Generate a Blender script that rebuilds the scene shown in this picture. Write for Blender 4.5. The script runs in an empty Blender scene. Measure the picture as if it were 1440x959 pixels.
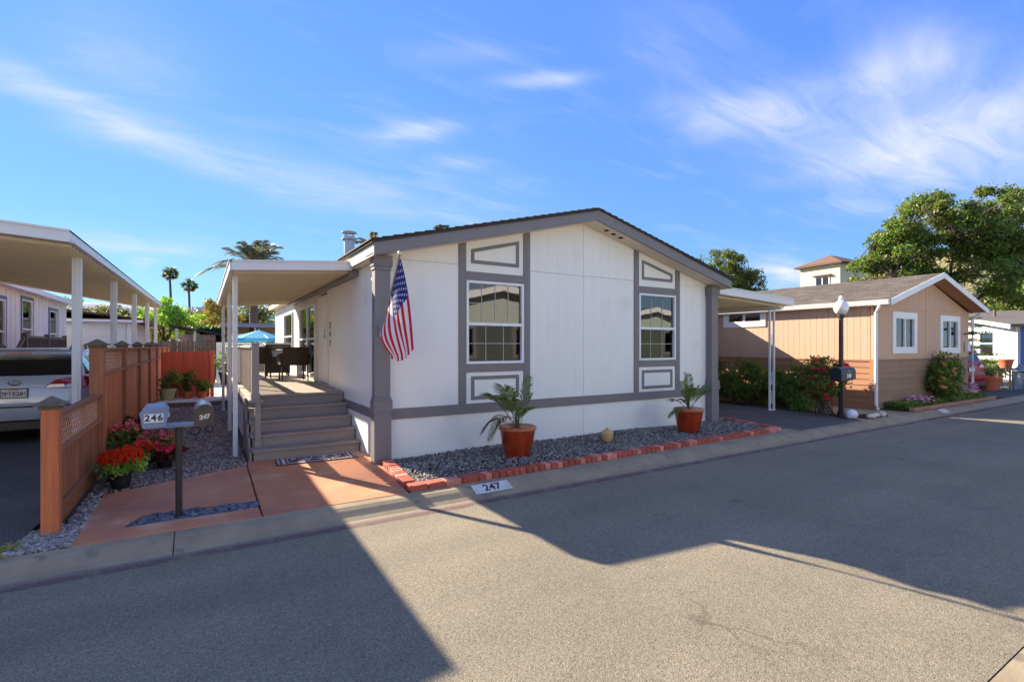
import bpy, bmesh, math, random
import numpy as np
from mathutils import Vector, Matrix
PI = math.pi
R = math.radians
rnd = random.Random(7)
SC = bpy.context.scene
COL = SC.collection

# ------------------------------------------------------------------ camera
cd = bpy.data.cameras.new('camera')
cam = bpy.data.objects.new('camera', cd); COL.objects.link(cam)
cam.location = (0, 0, 1.6)
cam.rotation_euler = (PI/2, 0, -R(31.57))
cd.sensor_width = 36; cd.lens = 17.7; cd.shift_y = 6.5/1440
cd.clip_start = .05; cd.clip_end = 3000
SC.camera = cam

# ------------------------------------------------------------------ light
SUN_EL, SUN_AZ = R(27.4), R(-24.8)           # azimuth from +Y towards +X
sd = bpy.data.lights.new('sun', 'SUN'); sd.energy = 2.0; sd.angle = R(.5); sd.color = (1, .87, .68)
sun = bpy.data.objects.new('sun', sd); COL.objects.link(sun)
to_sun = Vector((math.sin(SUN_AZ)*math.cos(SUN_EL), math.cos(SUN_AZ)*math.cos(SUN_EL), math.sin(SUN_EL)))
sun.rotation_euler = to_sun.to_track_quat('Z', 'Y').to_euler()
SC.view_settings.view_transform = 'Standard'; SC.view_settings.look = 'None'
SC.view_settings.exposure = 2.9; SC.view_settings.gamma = 1

W = bpy.data.worlds.new('World'); SC.world = W; W.use_nodes = True
def build_sky():
    nt = W.node_tree; N = nt.nodes; L = nt.links
    for n in list(N): N.remove(n)
    def m(op, a, b=None, c=None):
        n = N.new('ShaderNodeMath'); n.operation = op
        for i, v in enumerate((a, b, c)):
            if v is None: continue
            if isinstance(v, (int, float)): n.inputs[i].default_value = v
            else: L.new(v, n.inputs[i])
        return n.outputs[0]
    out = N.new('ShaderNodeOutputWorld'); bg = N.new('ShaderNodeBackground')
    sky = N.new('ShaderNodeTexSky'); sky.sky_type = 'NISHITA'; sky.sun_disc = False
    sky.sun_elevation = SUN_EL; sky.sun_rotation = SUN_AZ
    sky.altitude = 100; sky.air_density = .85; sky.dust_density = 0; sky.ozone_density = 4
    # the camera's response: softer contrast in every channel, over the whole sky alike
    sc_ = N.new('ShaderNodeSeparateColor'); cc = N.new('ShaderNodeCombineColor'); L.new(sky.outputs[0], sc_.inputs[0])
    for i, (k, p) in enumerate(((.39, .60), (.635, .55), (1.84, .17))): L.new(m('MULTIPLY', m('POWER', sc_.outputs[i], p), k), cc.inputs[i])
    tc = N.new('ShaderNodeTexCoord'); sp = N.new('ShaderNodeSeparateXYZ'); L.new(tc.outputs['Generated'], sp.inputs[0])
    x, y, z = sp.outputs
    az = m('MULTIPLY', m('ARCTAN2', x, y), 180/PI)
    el = m('MULTIPLY', m('ARCSINE', z), 180/PI)
    # wispy streak noise in a plane high above the ground
    zz = m('MAXIMUM', m('ADD', z, .12), .05)
    cb = N.new('ShaderNodeCombineXYZ'); L.new(m('DIVIDE', x, zz), cb.inputs[0]); L.new(m('DIVIDE', y, zz), cb.inputs[1])
    mp = N.new('ShaderNodeMapping'); mp.inputs['Rotation'].default_value = (0, 0, R(35)); mp.inputs['Scale'].default_value = (.9, 2.6, 1)
    L.new(cb.outputs[0], mp.inputs[0])
    def noise(scale, det, dist, rough=.6, vec=mp.outputs[0]):
        n = N.new('ShaderNodeTexNoise'); n.inputs['Scale'].default_value = scale; n.inputs['Detail'].default_value = det
        n.inputs['Distortion'].default_value = dist; n.inputs['Roughness'].default_value = rough
        L.new(vec, n.inputs['Vector']); return n.outputs[0]
    n1 = noise(2.2, 8, .9); n2 = noise(.75, 4, .4, .5)
    warp = m('SUBTRACT', noise(1.1, 5, 0, .55, cb.outputs[0]), .5)
    az2 = m('ADD', az, m('MULTIPLY', warp, 9)); el2 = m('ADD', el, m('MULTIPLY', warp, 4.5))
    tot = None
    for (ca, ce, ln, wd, rot, amp) in CLOUDS:
        c, s = math.cos(R(rot)), math.sin(R(rot))
        da = m('SUBTRACT', az2, ca); de = m('SUBTRACT', el2, ce)
        u = m('ADD', m('MULTIPLY', da, c), m('MULTIPLY', de, s))
        v = m('SUBTRACT', m('MULTIPLY', de, c), m('MULTIPLY', da, s))
        q = m('ADD', m('POWER', m('ABSOLUTE', m('DIVIDE', u, ln*1.05)), 2), m('POWER', m('ABSOLUTE', m('DIVIDE', v, wd*1.1)), 2))
        g = m('MULTIPLY', m('EXPONENT', m('MULTIPLY', q, -1)), amp)
        tot = g if tot is None else m('ADD', tot, g)
    tex = m('MULTIPLY_ADD', n1, 2.0, -.3)
    veil = m('MULTIPLY', m('MAXIMUM', m('SUBTRACT', m('MULTIPLY', n1, n2), .27), 0), .8)
    # extra cirrus banks, added only outside the view to brighten the shade
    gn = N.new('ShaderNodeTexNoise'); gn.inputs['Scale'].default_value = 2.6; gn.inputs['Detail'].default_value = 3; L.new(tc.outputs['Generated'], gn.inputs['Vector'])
    added_bank = N.new('ShaderNodeMapRange'); added_bank.inputs[1].default_value = .42; added_bank.inputs[2].default_value = .62; added_bank.inputs[4].default_value = .72; L.new(gn.outputs[0], added_bank.inputs[0])
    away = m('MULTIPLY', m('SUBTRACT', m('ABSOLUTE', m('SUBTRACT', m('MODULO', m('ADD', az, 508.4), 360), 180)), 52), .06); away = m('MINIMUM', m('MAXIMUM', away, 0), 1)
    tot = m('ADD', tot, m('MULTIPLY', added_bank.outputs[0], away))
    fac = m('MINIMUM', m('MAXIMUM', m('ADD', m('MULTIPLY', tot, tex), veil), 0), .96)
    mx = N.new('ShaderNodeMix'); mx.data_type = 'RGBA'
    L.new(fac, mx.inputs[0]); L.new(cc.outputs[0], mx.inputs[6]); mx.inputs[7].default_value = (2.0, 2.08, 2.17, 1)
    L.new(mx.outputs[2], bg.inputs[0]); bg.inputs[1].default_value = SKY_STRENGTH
    L.new(bg.outputs[0], out.inputs[0])
SKY_STRENGTH = .061
CLOUDS = [(-7.8,19.2,9.9,1.3,-10,.7),(12.1,16.2,12.3,2.0,-9,.34),(-5.8,24.8,6.2,3,-1,.22),(33.6,27.3,4.4,.6,0,.75),
 (20.4,22.4,3.9,.9,8,.6),(25.3,19.8,3,.7,-2,.45),(24.3,29.6,5.6,1,0,.25),(52.8,22.8,4.7,1.5,-14,.75),(61,22.3,4.9,2.0,-2,.65),
 (68.9,23.3,4.4,2.2,5,.62),(69.9,16,8.8,2.2,-15,.72),(73.7,18.3,6,2.8,-4,.68),(69.9,25,2.4,2.1,-35,.3),(-4.5,9.2,6.1,.9,1,.5),
 (-4.9,7.5,.8,.4,3,.5),(59.8,7,2.5,1.6,-8,.95),(65.1,12.5,4,1,-6,.25),(28.3,16.6,6.7,3,-15,.12),(47.7,30.6,5.7,3.6,-13,.12),
 ]
build_sky()

# ------------------------------------------------------------------ materials
def S(r, g, b, k=1.0):
    f = lambda c: ((c/255+.055)/1.055)**2.4 if c > 10 else c/255/12.92
    return (f(r)*k, f(g)*k, f(b)*k)
MATS = {}
def mat(name, col, rough=.6, col2=None, ns=3.0, nd=6, namt=.5, bump=0, bs=60, bdist=.01, metal=0, spec=.5, island=None,
        coat=0, trans=0, grain=None, speck=None, objvar=0):
    """col/col2 mixed by noise; island = extra colours picked per loose piece; grain = stretch of the noise along an axis"""
    if name in MATS: return MATS[name]
    m = bpy.data.materials.new(name); m.use_nodes = True; MATS[name] = m
    nt = m.node_tree; N = nt.nodes; L = nt.links
    b = N['Principled BSDF']; out = N['Material Output']
    b.inputs['Roughness'].default_value = rough; b.inputs['Metallic'].default_value = metal
    b.inputs['Specular IOR Level'].default_value = spec; b.inputs['Coat Weight'].default_value = coat
    b.inputs['Coat Roughness'].default_value = .05
    tc = N.new('ShaderNodeTexCoord'); vec = tc.outputs['Object']
    if objvar or grain:
        oi = N.new('ShaderNodeObjectInfo')
        va = N.new('ShaderNodeVectorMath'); va.operation = 'ADD'; L.new(vec, va.inputs[0])
        vm = N.new('ShaderNodeVectorMath'); vm.operation = 'SCALE'; vm.inputs[0].default_value = (37, 51, 23); L.new(oi.outputs['Random'], vm.inputs['Scale'])
        L.new(vm.outputs[0], va.inputs[1]); vec = va.outputs[0]
    if grain:
        mp = N.new('ShaderNodeMapping'); mp.inputs['Scale'].default_value = grain; L.new(vec, mp.inputs[0]); vec = mp.outputs[0]
    n = N.new('ShaderNodeTexNoise'); n.inputs['Scale'].default_value = ns; n.inputs['Detail'].default_value = nd; n.inputs['Roughness'].default_value = .62
    L.new(vec, n.inputs['Vector'])
    rp = N.new('ShaderNodeMapRange'); rp.inputs[1].default_value = .5-.22; rp.inputs[2].default_value = .5+.22
    L.new(n.outputs[0], rp.inputs[0])
    def mix(fac, a, c, fv=None, blend='MIX'):
        x = N.new('ShaderNodeMix'); x.data_type = 'RGBA'; x.blend_type = blend
        if fac is not None: L.new(fac, x.inputs[0])
        else: x.inputs[0].default_value = fv
        for i, q in ((6, a), (7, c)):
            if isinstance(q, tuple): x.inputs[i].default_value = (*q, 1)
            else: L.new(q, x.inputs[i])
        return x.outputs[2]
    base = col
    if island:
        ge = N.new('ShaderNodeNewGeometry'); cr = N.new('ShaderNodeValToRGB'); cr.color_ramp.interpolation = 'LINEAR'
        cols = [col]+list(island); e = cr.color_ramp.elements
        e[0].color = (*cols[0], 1); e[1].color = (*cols[-1], 1)
        for i in range(1, len(cols)-1):
            q = e.new(i/(len(cols)-1)); q.color = (*cols[i], 1)
        L.new(ge.outputs['Random Per Island'], cr.inputs[0]); base = cr.outputs[0]
    if col2 is None: col2 = tuple(c*.8 for c in col)
    mm = N.new('ShaderNodeMath'); mm.operation = 'MULTIPLY'; mm.inputs[1].default_value = namt; L.new(rp.outputs[0], mm.inputs[0])
    c = mix(mm.outputs[0], base, col2)
    if speck:                                   # (scale, colour, threshold, amount)
        v = N.new('ShaderNodeTexNoise'); v.inputs['Scale'].default_value = speck[0]; v.inputs['Detail'].default_value = 2; L.new(tc.outputs['Object'], v.inputs['Vector'])
        r2 = N.new('ShaderNodeMapRange'); r2.inputs[1].default_value = speck[2]; r2.inputs[2].default_value = speck[2]+.12; r2.inputs[4].default_value = speck[3]
        L.new(v.outputs[0], r2.inputs[0]); c = mix(r2.outputs[0], c, speck[1])
    if objvar:
        oi = N.new('ShaderNodeObjectInfo'); h = N.new('ShaderNodeHueSaturation')
        r3 = N.new('ShaderNodeMapRange'); r3.inputs[3].default_value = 1-objvar; r3.inputs[4].default_value = 1+objvar
        L.new(oi.outputs['Random'], r3.inputs[0]); L.new(r3.outputs[0], h.inputs['Value']); L.new(c, h.inputs['Color']); c = h.outputs[0]
    L.new(c, b.inputs['Base Color'])
    if bump:
        bn = N.new('ShaderNodeTexNoise'); bn.inputs['Scale'].default_value = bs; bn.inputs['Detail'].default_value = 5; L.new(vec, bn.inputs['Vector'])
        bu = N.new('ShaderNodeBump'); bu.inputs['Strength'].default_value = bump; bu.inputs['Distance'].default_value = bdist
        L.new(bn.outputs[0], bu.inputs['Height']); L.new(bu.outputs[0], b.inputs['Normal'])
    if trans:
        tr = N.new('ShaderNodeBsdfTranslucent'); ms = N.new('ShaderNodeMixShader'); ms.inputs[0].default_value = trans
        h = N.new('ShaderNodeHueSaturation'); h.inputs['Value'].default_value = 1.5; h.inputs['Saturation'].default_value = 1.1
        L.new(c, h.inputs['Color']); L.new(h.outputs[0], tr.inputs[0])
        L.new(b.outputs[0], ms.inputs[1]); L.new(tr.outputs[0], ms.inputs[2]); L.new(ms.outputs[0], out.inputs[0])
    return m

def glass_mat(name, tint=(.55, .6, .6), ior=2.0, rough=.015):
    m = bpy.data.materials.new(name); m.use_nodes = True; MATS[name] = m
    nt = m.node_tree; N = nt.nodes; L = nt.links
    for n in list(N):
        if n.type == 'BSDF_PRINCIPLED': N.remove(n)
    out = N['Material Output']; g = N.new('ShaderNodeBsdfGlossy'); g.inputs['Roughness'].default_value = rough
    t = N.new('ShaderNodeBsdfTransparent'); t.inputs[0].default_value = (*tint, 1)
    f = N.new('ShaderNodeFresnel'); f.inputs[0].default_value = ior
    tc = N.new('ShaderNodeTexCoord'); n = N.new('ShaderNodeTexNoise'); n.inputs['Scale'].default_value = 1.7; n.inputs['Detail'].default_value = 1
    bu = N.new('ShaderNodeBump'); bu.inputs['Strength'].default_value = .04; bu.inputs['Distance'].default_value = .05
    L.new(tc.outputs['Object'], n.inputs['Vector']); L.new(n.outputs[0], bu.inputs['Height']); L.new(bu.outputs[0], g.inputs['Normal'])
    x = N.new('ShaderNodeMixShader'); L.new(f.outputs[0], x.inputs[0]); L.new(t.outputs[0], x.inputs[1]); L.new(g.outputs[0], x.inputs[2]); L.new(x.outputs[0], out.inputs[0])
    return m

def asphalt(name, base, light, dark, big):
    m = bpy.data.materials.new(name); m.use_nodes = True; MATS[name] = m
    nt = m.node_tree; N = nt.nodes; L = nt.links; b = N['Principled BSDF']; b.inputs['Roughness'].default_value = .85; b.inputs['Specular IOR Level'].default_value = .3
    tc = N.new('ShaderNodeTexCoord'); v = tc.outputs['Object']
    def noise(s, d, r=.6):
        n = N.new('ShaderNodeTexNoise'); n.inputs['Scale'].default_value = s; n.inputs['Detail'].default_value = d; n.inputs['Roughness'].default_value = r; L.new(v, n.inputs['Vector']); return n.outputs[0]
    vo = N.new('ShaderNodeTexVoronoi'); vo.inputs['Scale'].default_value = 140; vo.inputs['Randomness'].default_value = 1; L.new(v, vo.inputs['Vector'])
    sx = N.new('ShaderNodeSeparateXYZ'); L.new(vo.outputs['Color'], sx.inputs[0])
    def ramp(fac, stops):
        r = N.new('ShaderNodeValToRGB'); e = r.color_ramp.elements
        e[0].position, e[0].color = stops[0][0], (*stops[0][1], 1); e[1].position, e[1].color = stops[-1][0], (*stops[-1][1], 1)
        for p, c in stops[1:-1]: q = e.new(p); q.color = (*c, 1)
        L.new(fac, r.inputs[0]); return r.outputs[0]
    def mix(f, a, c, bl='MIX', fv=.5):
        x = N.new('ShaderNodeMix'); x.data_type = 'RGBA'; x.blend_type = bl
        if f is None: x.inputs[0].default_value = fv
        else: L.new(f, x.inputs[0])
        L.new(a, x.inputs[6]); L.new(c, x.inputs[7]); return x.outputs[2]
    stones = ramp(sx.outputs[0], [(0, dark), (.35, base), (.75, base), (1, light)])
    patch = ramp(noise(.55, 6, .65), [(.3, tuple(c*.78 for c in (1, 1, 1))), (.55, (1, 1, 1)), (.75, (1.12, 1.1, 1.06))])
    c = mix(None, stones, patch, 'MULTIPLY', big)
    st = ramp(noise(1.9, 3), [(.0, (1, 1, 1)), (.66, (1, 1, 1)), (.8, (.72, .72, .73))])
    c = mix(None, c, st, 'MULTIPLY', .8)
    # long thin cracks and tyre-polished lanes
    vc = N.new('ShaderNodeTexVoronoi'); vc.feature = 'DISTANCE_TO_EDGE'; vc.inputs['Scale'].default_value = .33
    wv = N.new('ShaderNodeVectorMath'); wv.operation = 'ADD'; L.new(v, wv.inputs[0]); nw = N.new('ShaderNodeTexNoise'); nw.inputs['Scale'].default_value = 1.6; nw.inputs['Detail'].default_value = 6; L.new(v, nw.inputs['Vector'])
    ws = N.new('ShaderNodeVectorMath'); ws.operation = 'SCALE'; ws.inputs['Scale'].default_value = 1.1; L.new(nw.outputs['Color'], ws.inputs[0]); L.new(ws.outputs[0], wv.inputs[1]); L.new(wv.outputs[0], vc.inputs['Vector'])
    ck = ramp(vc.outputs['Distance'], [(0, (.62, .61, .6)), (.0035, (.8, .8, .8)), (.007, (1, 1, 1))])
    c = mix(ramp(noise(.4, 2), [(.5, (0, 0, 0)), (.62, (1, 1, 1))]), c, mix(None, c, ck, 'MULTIPLY', 1.0))
    lane = N.new('ShaderNodeMapping'); lane.inputs['Scale'].default_value = (.06, 1.1, 1); L.new(v, lane.inputs[0]); ln_ = N.new('ShaderNodeTexNoise'); ln_.inputs['Scale'].default_value = 1; ln_.inputs['Detail'].default_value = 4; L.new(lane.outputs[0], ln_.inputs['Vector'])
    c = mix(None, c, ramp(ln_.outputs[0], [(.35, (.86, .86, .87)), (.65, (1.08, 1.07, 1.05))]), 'MULTIPLY', .9)
    drip = N.new('ShaderNodeTexVoronoi'); drip.inputs['Scale'].default_value = .9; L.new(v, drip.inputs['Vector'])
    c = mix(None, c, ramp(drip.outputs['Distance'], [(0, (.5, .5, .51)), (.03, (.72, .72, .73)), (.075, (1, 1, 1))]), 'MULTIPLY', .8)
    fine = ramp(noise(34, 5, .8), [(.3, (.74, .74, .74)), (.7, (1.22, 1.22, 1.22))])
    c = mix(None, c, fine, 'MULTIPLY', .55)
    L.new(c, b.inputs['Base Color'])
    bu = N.new('ShaderNodeBump'); bu.inputs['Strength'].default_value = .4; bu.inputs['Distance'].default_value = .005; bu.invert = True
    ad = N.new('ShaderNodeMath'); ad.operation = 'ADD'; L.new(vo.outputs['Distance'], ad.inputs[0]); L.new(noise(55, 4), ad.inputs[1])
    L.new(ad.outputs[0], bu.inputs['Height']); L.new(bu.outputs[0], b.inputs['Normal'])
    return m

WHITE = mat('white_paint', (.875, .85, .785), .55, (.76, .73, .67), .9, nd=9, namt=.3, bump=.5, bs=26, bdist=.004, grain=(1, 1, .05), speck=(1.1, (.68, .64, .57), .6, .35))
TRIM = mat('grey_trim_paint', (.205, .185, .185), .55, (.17, .155, .155), 2.5, bump=.15, bs=60, bdist=.003)
VINYL = mat('white_vinyl', (.8, .8, .8), .35, namt=.1)
GLASS = glass_mat('window_glass', (.5, .53, .52), 2.3)
SCREEN_GLASS = glass_mat('screened_glass', (.3, .3, .29), 1.4, .03)
SHINGLE = mat('dark_shingle', S(70, 62, 56), .9, S(45, 40, 38), 9, bump=.5, bs=40)
CREAM = mat('cream_soffit', S(226, 214, 190), .6, namt=.15)
ALU = mat('white_aluminium', (.74, .74, .73), .4, (.6, .59, .56), 2, namt=.35)
PAN = mat('beige_roof_pan', S(214, 202, 174), .5, S(190, 178, 148), 1.5, namt=.5)
DECK = mat('deck_paint', S(150, 138, 130), .6, S(125, 112, 104), 4, bump=.2, bs=40, grain=(.2, 3, 3), objvar=.06)
DECKFLOOR = mat('deck_floor_paint', S(172, 158, 140), .65, S(140, 126, 112), 4, bump=.2, bs=40, grain=(3, .2, 3), objvar=.07)
TERRA_SLAB = mat('terracotta_concrete', S(204, 136, 92), .7, S(158, 94, 70), 1.1, nd=9, namt=1, bump=.35, bs=45, bdist=.004, speck=(1.7, S(206, 168, 136), .56, .55))
CONC = mat('concrete', S(166, 150, 120), .85, S(116, 102, 82), 1.8, namt=.85, bump=.4, bs=70, bdist=.004, speck=(5, S(88, 84, 76), .62, .6))
CONC_PALE = mat('pale_concrete', S(206, 196, 178), .85, S(186, 176, 160), 1.8, namt=.7, bump=.4, bs=70, bdist=.004)
ROADM = asphalt('old_asphalt', (.238, .204, .142), (.335, .288, .212), (.135, .115, .08), .8)
DRIVEM = asphalt('dark_asphalt', (.115, .108, .098), (.19, .18, .165), (.06, .056, .05), .9)
SOIL = mat('soil', S(96, 76, 58), .95, S(60, 48, 38), 4, namt=.9, bump=.6, bs=30)
BRICK = mat('red_brick', S(182, 88, 66), .8, S(140, 66, 52), 14, namt=.7, bump=.35, bs=80, bdist=.004, objvar=.16, speck=(9, S(214, 160, 140), .64, .6))
BRICK_PALE = mat('pale_worn_brick', S(216, 150, 130), .8, S(196, 96, 74), 12, namt=.8, bump=.35, bs=80, bdist=.004, objvar=.12)
REDWOOD = mat('redwood', S(212, 118, 68), .65, S(152, 82, 50), 3.5, namt=.8, bump=.25, bs=30, bdist=.003, grain=(6, 6, .35), objvar=.16)
REDWOOD_OLD = mat('weathered_redwood', S(172, 106, 68), .75, S(112, 72, 50), 3.5, namt=.85, bump=.3, bs=30, bdist=.003, grain=(6, 6, .35), objvar=.14)
REDSTAIN = mat('red_stained_board', S(214, 88, 52), .6, S(172, 66, 42), 3.5, namt=.8, bump=.2, bs=30, grain=(6, 6, .3), objvar=.15)
GREYWOOD = mat('old_grey_wood', S(128, 112, 92), .85, S(82, 72, 60), 3.5, namt=.8, bump=.3, bs=30, grain=(6, 6, .3), objvar=.15)
BLACKMETAL = mat('black_metal', (.018, .018, .018), .45, (.05, .04, .035), 12, namt=.4)
STEEL = mat('galvanised_steel', (.42, .44, .47), .4, (.3, .32, .36), 5, metal=.7)
BLACKPLASTIC = mat('black_plastic', (.015, .015, .017), .4)
DARK = mat('dark_void', (.012, .012, .012), .9)
GLAZE = mat('red_glazed_clay', S(180, 66, 24), .16, S(112, 32, 14), 4.5, nd=4, namt=.95, coat=.7, bump=.06, bs=6)
GLAZE_IN = mat('dark_glazed_inside', S(92, 26, 16), .3)
TERRACOTTA = mat('terracotta', S(200, 108, 76), .8, S(170, 88, 62), 5)
BARK = mat('bark', S(104, 90, 76), .9, S(70, 58, 48), 6, bump=.6, bs=20, grain=(4, 4, .5))
WICKER = mat('dark_wicker', S(66, 50, 40), .6, S(34, 26, 22), 60, namt=.8, bump=.8, bs=90)
STONE = mat('gravel', S(96, 94, 100), .8, S(60, 60, 66), 30, namt=.4, island=[S(166, 158, 148), S(84, 80, 78), S(136, 122, 106), S(196, 188, 174), S(108, 106, 106)])
STONE_WARM = mat('warm_gravel', S(120, 104, 96), .8, S(80, 70, 66), 30, namt=.4, island=[S(176, 158, 146), S(108, 94, 88), S(150, 122, 108), S(204, 190, 176), S(122, 110, 106)])
STONE_PALE = mat('pale_gravel', S(150, 144, 134), .8, S(100, 96, 90), 30, namt=.4, island=[S(196, 190, 178), S(100, 98, 98), S(150, 138, 122), S(205, 200, 192)])
PEBBLE = mat('blue_pebble', S(74, 82, 98), .5, S(48, 54, 66), 20, namt=.4, island=[S(104, 112, 126), S(56, 62, 76), S(132, 138, 148), S(84, 86, 96)])
def leafmat(name, *cols, trans=.35, ns=.8, rough=.5):
    return mat(name, cols[0], rough, tuple(c*.75 for c in cols[0]), ns, namt=.3, island=cols[1:], trans=trans, spec=.35)
LEAF_DARK = leafmat('dark_leaf', S(88, 112, 48), S(116, 140, 58), S(68, 88, 40), S(138, 154, 70))
LEAF_MID = leafmat('mid_leaf', S(96, 122, 50), S(126, 150, 62), S(68, 94, 40), S(150, 166, 78))
LEAF_BRIGHT = leafmat('bright_leaf', S(140, 178, 62), S(170, 204, 84), S(110, 150, 50), S(190, 216, 110))
LEAF_YELLOW = leafmat('yellow_leaf', S(150, 142, 66), S(172, 152, 74), S(116, 120, 56), S(176, 136, 70))
LEAF_OLIVE = leafmat('olive_leaf', S(100, 106, 58), S(126, 128, 72), S(72, 82, 44), S(148, 140, 84))
LEAF_BROWN = leafmat('brown_leaf', S(112, 84, 52), S(140, 104, 62), S(84, 70, 40))
LEAF_MAROON = leafmat('maroon_leaf', S(92, 44, 36), S(118, 58, 44), S(66, 40, 32))
LEAF_PALM = leafmat('palm_leaf', S(96, 116, 52), S(126, 142, 66), S(74, 94, 44), S(146, 150, 82))
LEAF_GREYPALM = leafmat('grey_palm_leaf', S(96, 100, 72), S(122, 124, 92), S(72, 78, 58), S(110, 106, 82))
PET_PINK = leafmat('pink_petal', S(226, 112, 112), S(238, 142, 132), S(210, 84, 92), trans=.25)
PET_ORANGE = leafmat('red_orange_petal', S(222, 52, 22), S(236, 80, 30), S(196, 34, 20), trans=.25)
PET_RED = leafmat('red_petal', S(216, 40, 58), S(234, 62, 84), S(190, 28, 46), trans=.25)
PET_PEACH = leafmat('peach_petal', S(238, 176, 130), S(246, 200, 160), S(226, 150, 100), trans=.25)
PET_MAUVE = leafmat('mauve_petal', S(208, 150, 176), S(226, 176, 196), S(180, 120, 150), trans=.25)

# ------------------------------------------------------------------ mesh building
BASE = {}
class MB:
    def __init__(s): s.v = []; s.f = []; s.m = []
    def add(s, vs, fs, mi=0):
        o = len(s.v); s.v += [tuple(p) for p in vs]; s.f += [tuple(i+o for i in f) for f in fs]; s.m += [mi]*len(fs); return s
    def box(s, x0, x1, y0, y1, z0, z1, mi=0):
        return s.add([(x, y, z) for z in (z0, z1) for y in (y0, y1) for x in (x0, x1)],
                     [(0, 2, 3, 1), (4, 5, 7, 6), (0, 1, 5, 4), (2, 6, 7, 3), (0, 4, 6, 2), (1, 3, 7, 5)], mi)
    def prism(s, poly, vec, mi=0):
        n = len(poly); vec = Vector(vec); a = [Vector(p) for p in poly]; b = [p+vec for p in a]
        nn = Vector((0, 0, 0))
        for i in range(n): nn += a[i].cross(a[(i+1) % n])
        fl = nn.dot(vec) > 0
        fs = [tuple(range(n))[::-1], tuple(range(n, 2*n))]+[(i, (i+1) % n, n+(i+1) % n, n+i) for i in range(n)]
        if not fl: fs = [f[::-1] for f in fs]
        return s.add(a+b, fs, mi)
    def bar(s, p, q, w, h, up=(0, 0, 1), mi=0):
        p, q = Vector(p), Vector(q); d = (q-p).normalized(); up = Vector(up)
        a = d.cross(up)
        if a.length < 1e-4: a = d.cross(Vector((0, 1, 0)))
        a.normalize(); b = a.cross(d)
        return s.prism([p-a*w/2-b*h/2, p+a*w/2-b*h/2, p+a*w/2+b*h/2, p-a*w/2+b*h/2], q-p, mi)
    def tube(s, pts, r, n=8, mi=0, caps=True):
        pts = [Vector(p) for p in pts]; k = len(pts); rr = r if isinstance(r, (list, tuple)) else [r]*k
        ref = Vector((0, 0, 1)); vs = []
        for i, p in enumerate(pts):
            d = (pts[min(i+1, k-1)]-pts[max(i-1, 0)]).normalized()
            a = d.cross(ref)
            if a.length < .05: a = d.cross(Vector((0, 1, 0)))
            a.normalize(); b = d.cross(a)
            vs += [p+(a*math.cos(2*PI*j/n)+b*math.sin(2*PI*j/n))*rr[i] for j in range(n)]
        fs = [(i*n+j, i*n+(j+1) % n, (i+1)*n+(j+1) % n, (i+1)*n+j) for i in range(k-1) for j in range(n)]
        if caps: fs += [tuple(range(n))[::-1], tuple((k-1)*n+j for j in range(n))]
        return s.add(vs, fs, mi)
    def lathe(s, prof, c=(0, 0, 0), n=20, mi=0):
        vs = [(c[0]+r*math.cos(2*PI*j/n), c[1]+r*math.sin(2*PI*j/n), c[2]+z) for r, z in prof for j in range(n)]
        fs = [(i*n+j, i*n+(j+1) % n, (i+1)*n+(j+1) % n, (i+1)*n+j) for i in range(len(prof)-1) for j in range(n)]
        if prof[0][0] > 1e-4: fs.append(tuple(range(n))[::-1])
        if prof[-1][0] > 1e-4: fs.append(tuple((len(prof)-1)*n+j for j in range(n)))
        return s.add(vs, fs, mi)
    def grid(s, fn, nu, nv, mi=0):
        vs = [fn(i/nu, j/nv) for j in range(nv+1) for i in range(nu+1)]
        return s.add(vs, [(j*(nu+1)+i, j*(nu+1)+i+1, (j+1)*(nu+1)+i+1, (j+1)*(nu+1)+i) for j in range(nv) for i in range(nu)], mi)
    def mesh(s, name, mats, off=None, bevel=0, smooth=False, seg=1):
        me = bpy.data.meshes.new(name); vs = s.v
        if off is not None: vs = [(x-off[0], y-off[1], z-off[2]) for x, y, z in vs]
        me.from_pydata(vs, [], s.f)
        ms = mats if isinstance(mats, (list, tuple)) else [mats]
        for m in ms: me.materials.append(m)
        if len(ms) > 1: me.polygons.foreach_set('material_index', s.m)
        if bevel:
            bm = bmesh.new(); bm.from_mesh(me)
            bmesh.ops.bevel(bm, geom=list(bm.edges), offset=bevel, segments=seg, affect='EDGES', profile=.6, clamp_overlap=True)
            bm.to_mesh(me); bm.free()
        if smooth:
            me.polygons.foreach_set('use_smooth', [True]*len(me.polygons)); me.set_sharp_from_angle(angle=R(42))
        me.update(); return me
def np_mesh(name, verts, faces, mats, mi=None, smooth=False):
    me = bpy.data.meshes.new(name); n, k = faces.shape
    me.vertices.add(len(verts)); me.vertices.foreach_set('co', verts.astype(np.float32).ravel())
    me.loops.add(n*k); me.loops.foreach_set('vertex_index', faces.astype(np.int32).ravel())
    me.polygons.add(n); me.polygons.foreach_set('loop_start', (np.arange(n)*k).astype(np.int32)); 
    ms = mats if isinstance(mats, (list, tuple)) else [mats]
    for m in ms: me.materials.append(m)
    if mi is not None: me.polygons.foreach_set('material_index', mi.astype(np.int32))
    me.update(calc_edges=True)
    if smooth: me.polygons.foreach_set('use_smooth', [True]*n)
    return me
def link(name, me, parent=None, label=None):
    o = bpy.data.objects.new(name, me); COL.objects.link(o)
    if parent is not None: o.parent = parent; BASE[o] = BASE.get(parent)
    if label: o['label'] = label
    return o
def part(name, mb, mats, parent, label=None, bevel=0, smooth=False, stuff=False, seg=1):
    o = link(name, mb.mesh(name, mats, BASE.get(parent), bevel, smooth, seg), parent, label)
    if stuff: o['kind'] = 'stuff'
    return o
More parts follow.
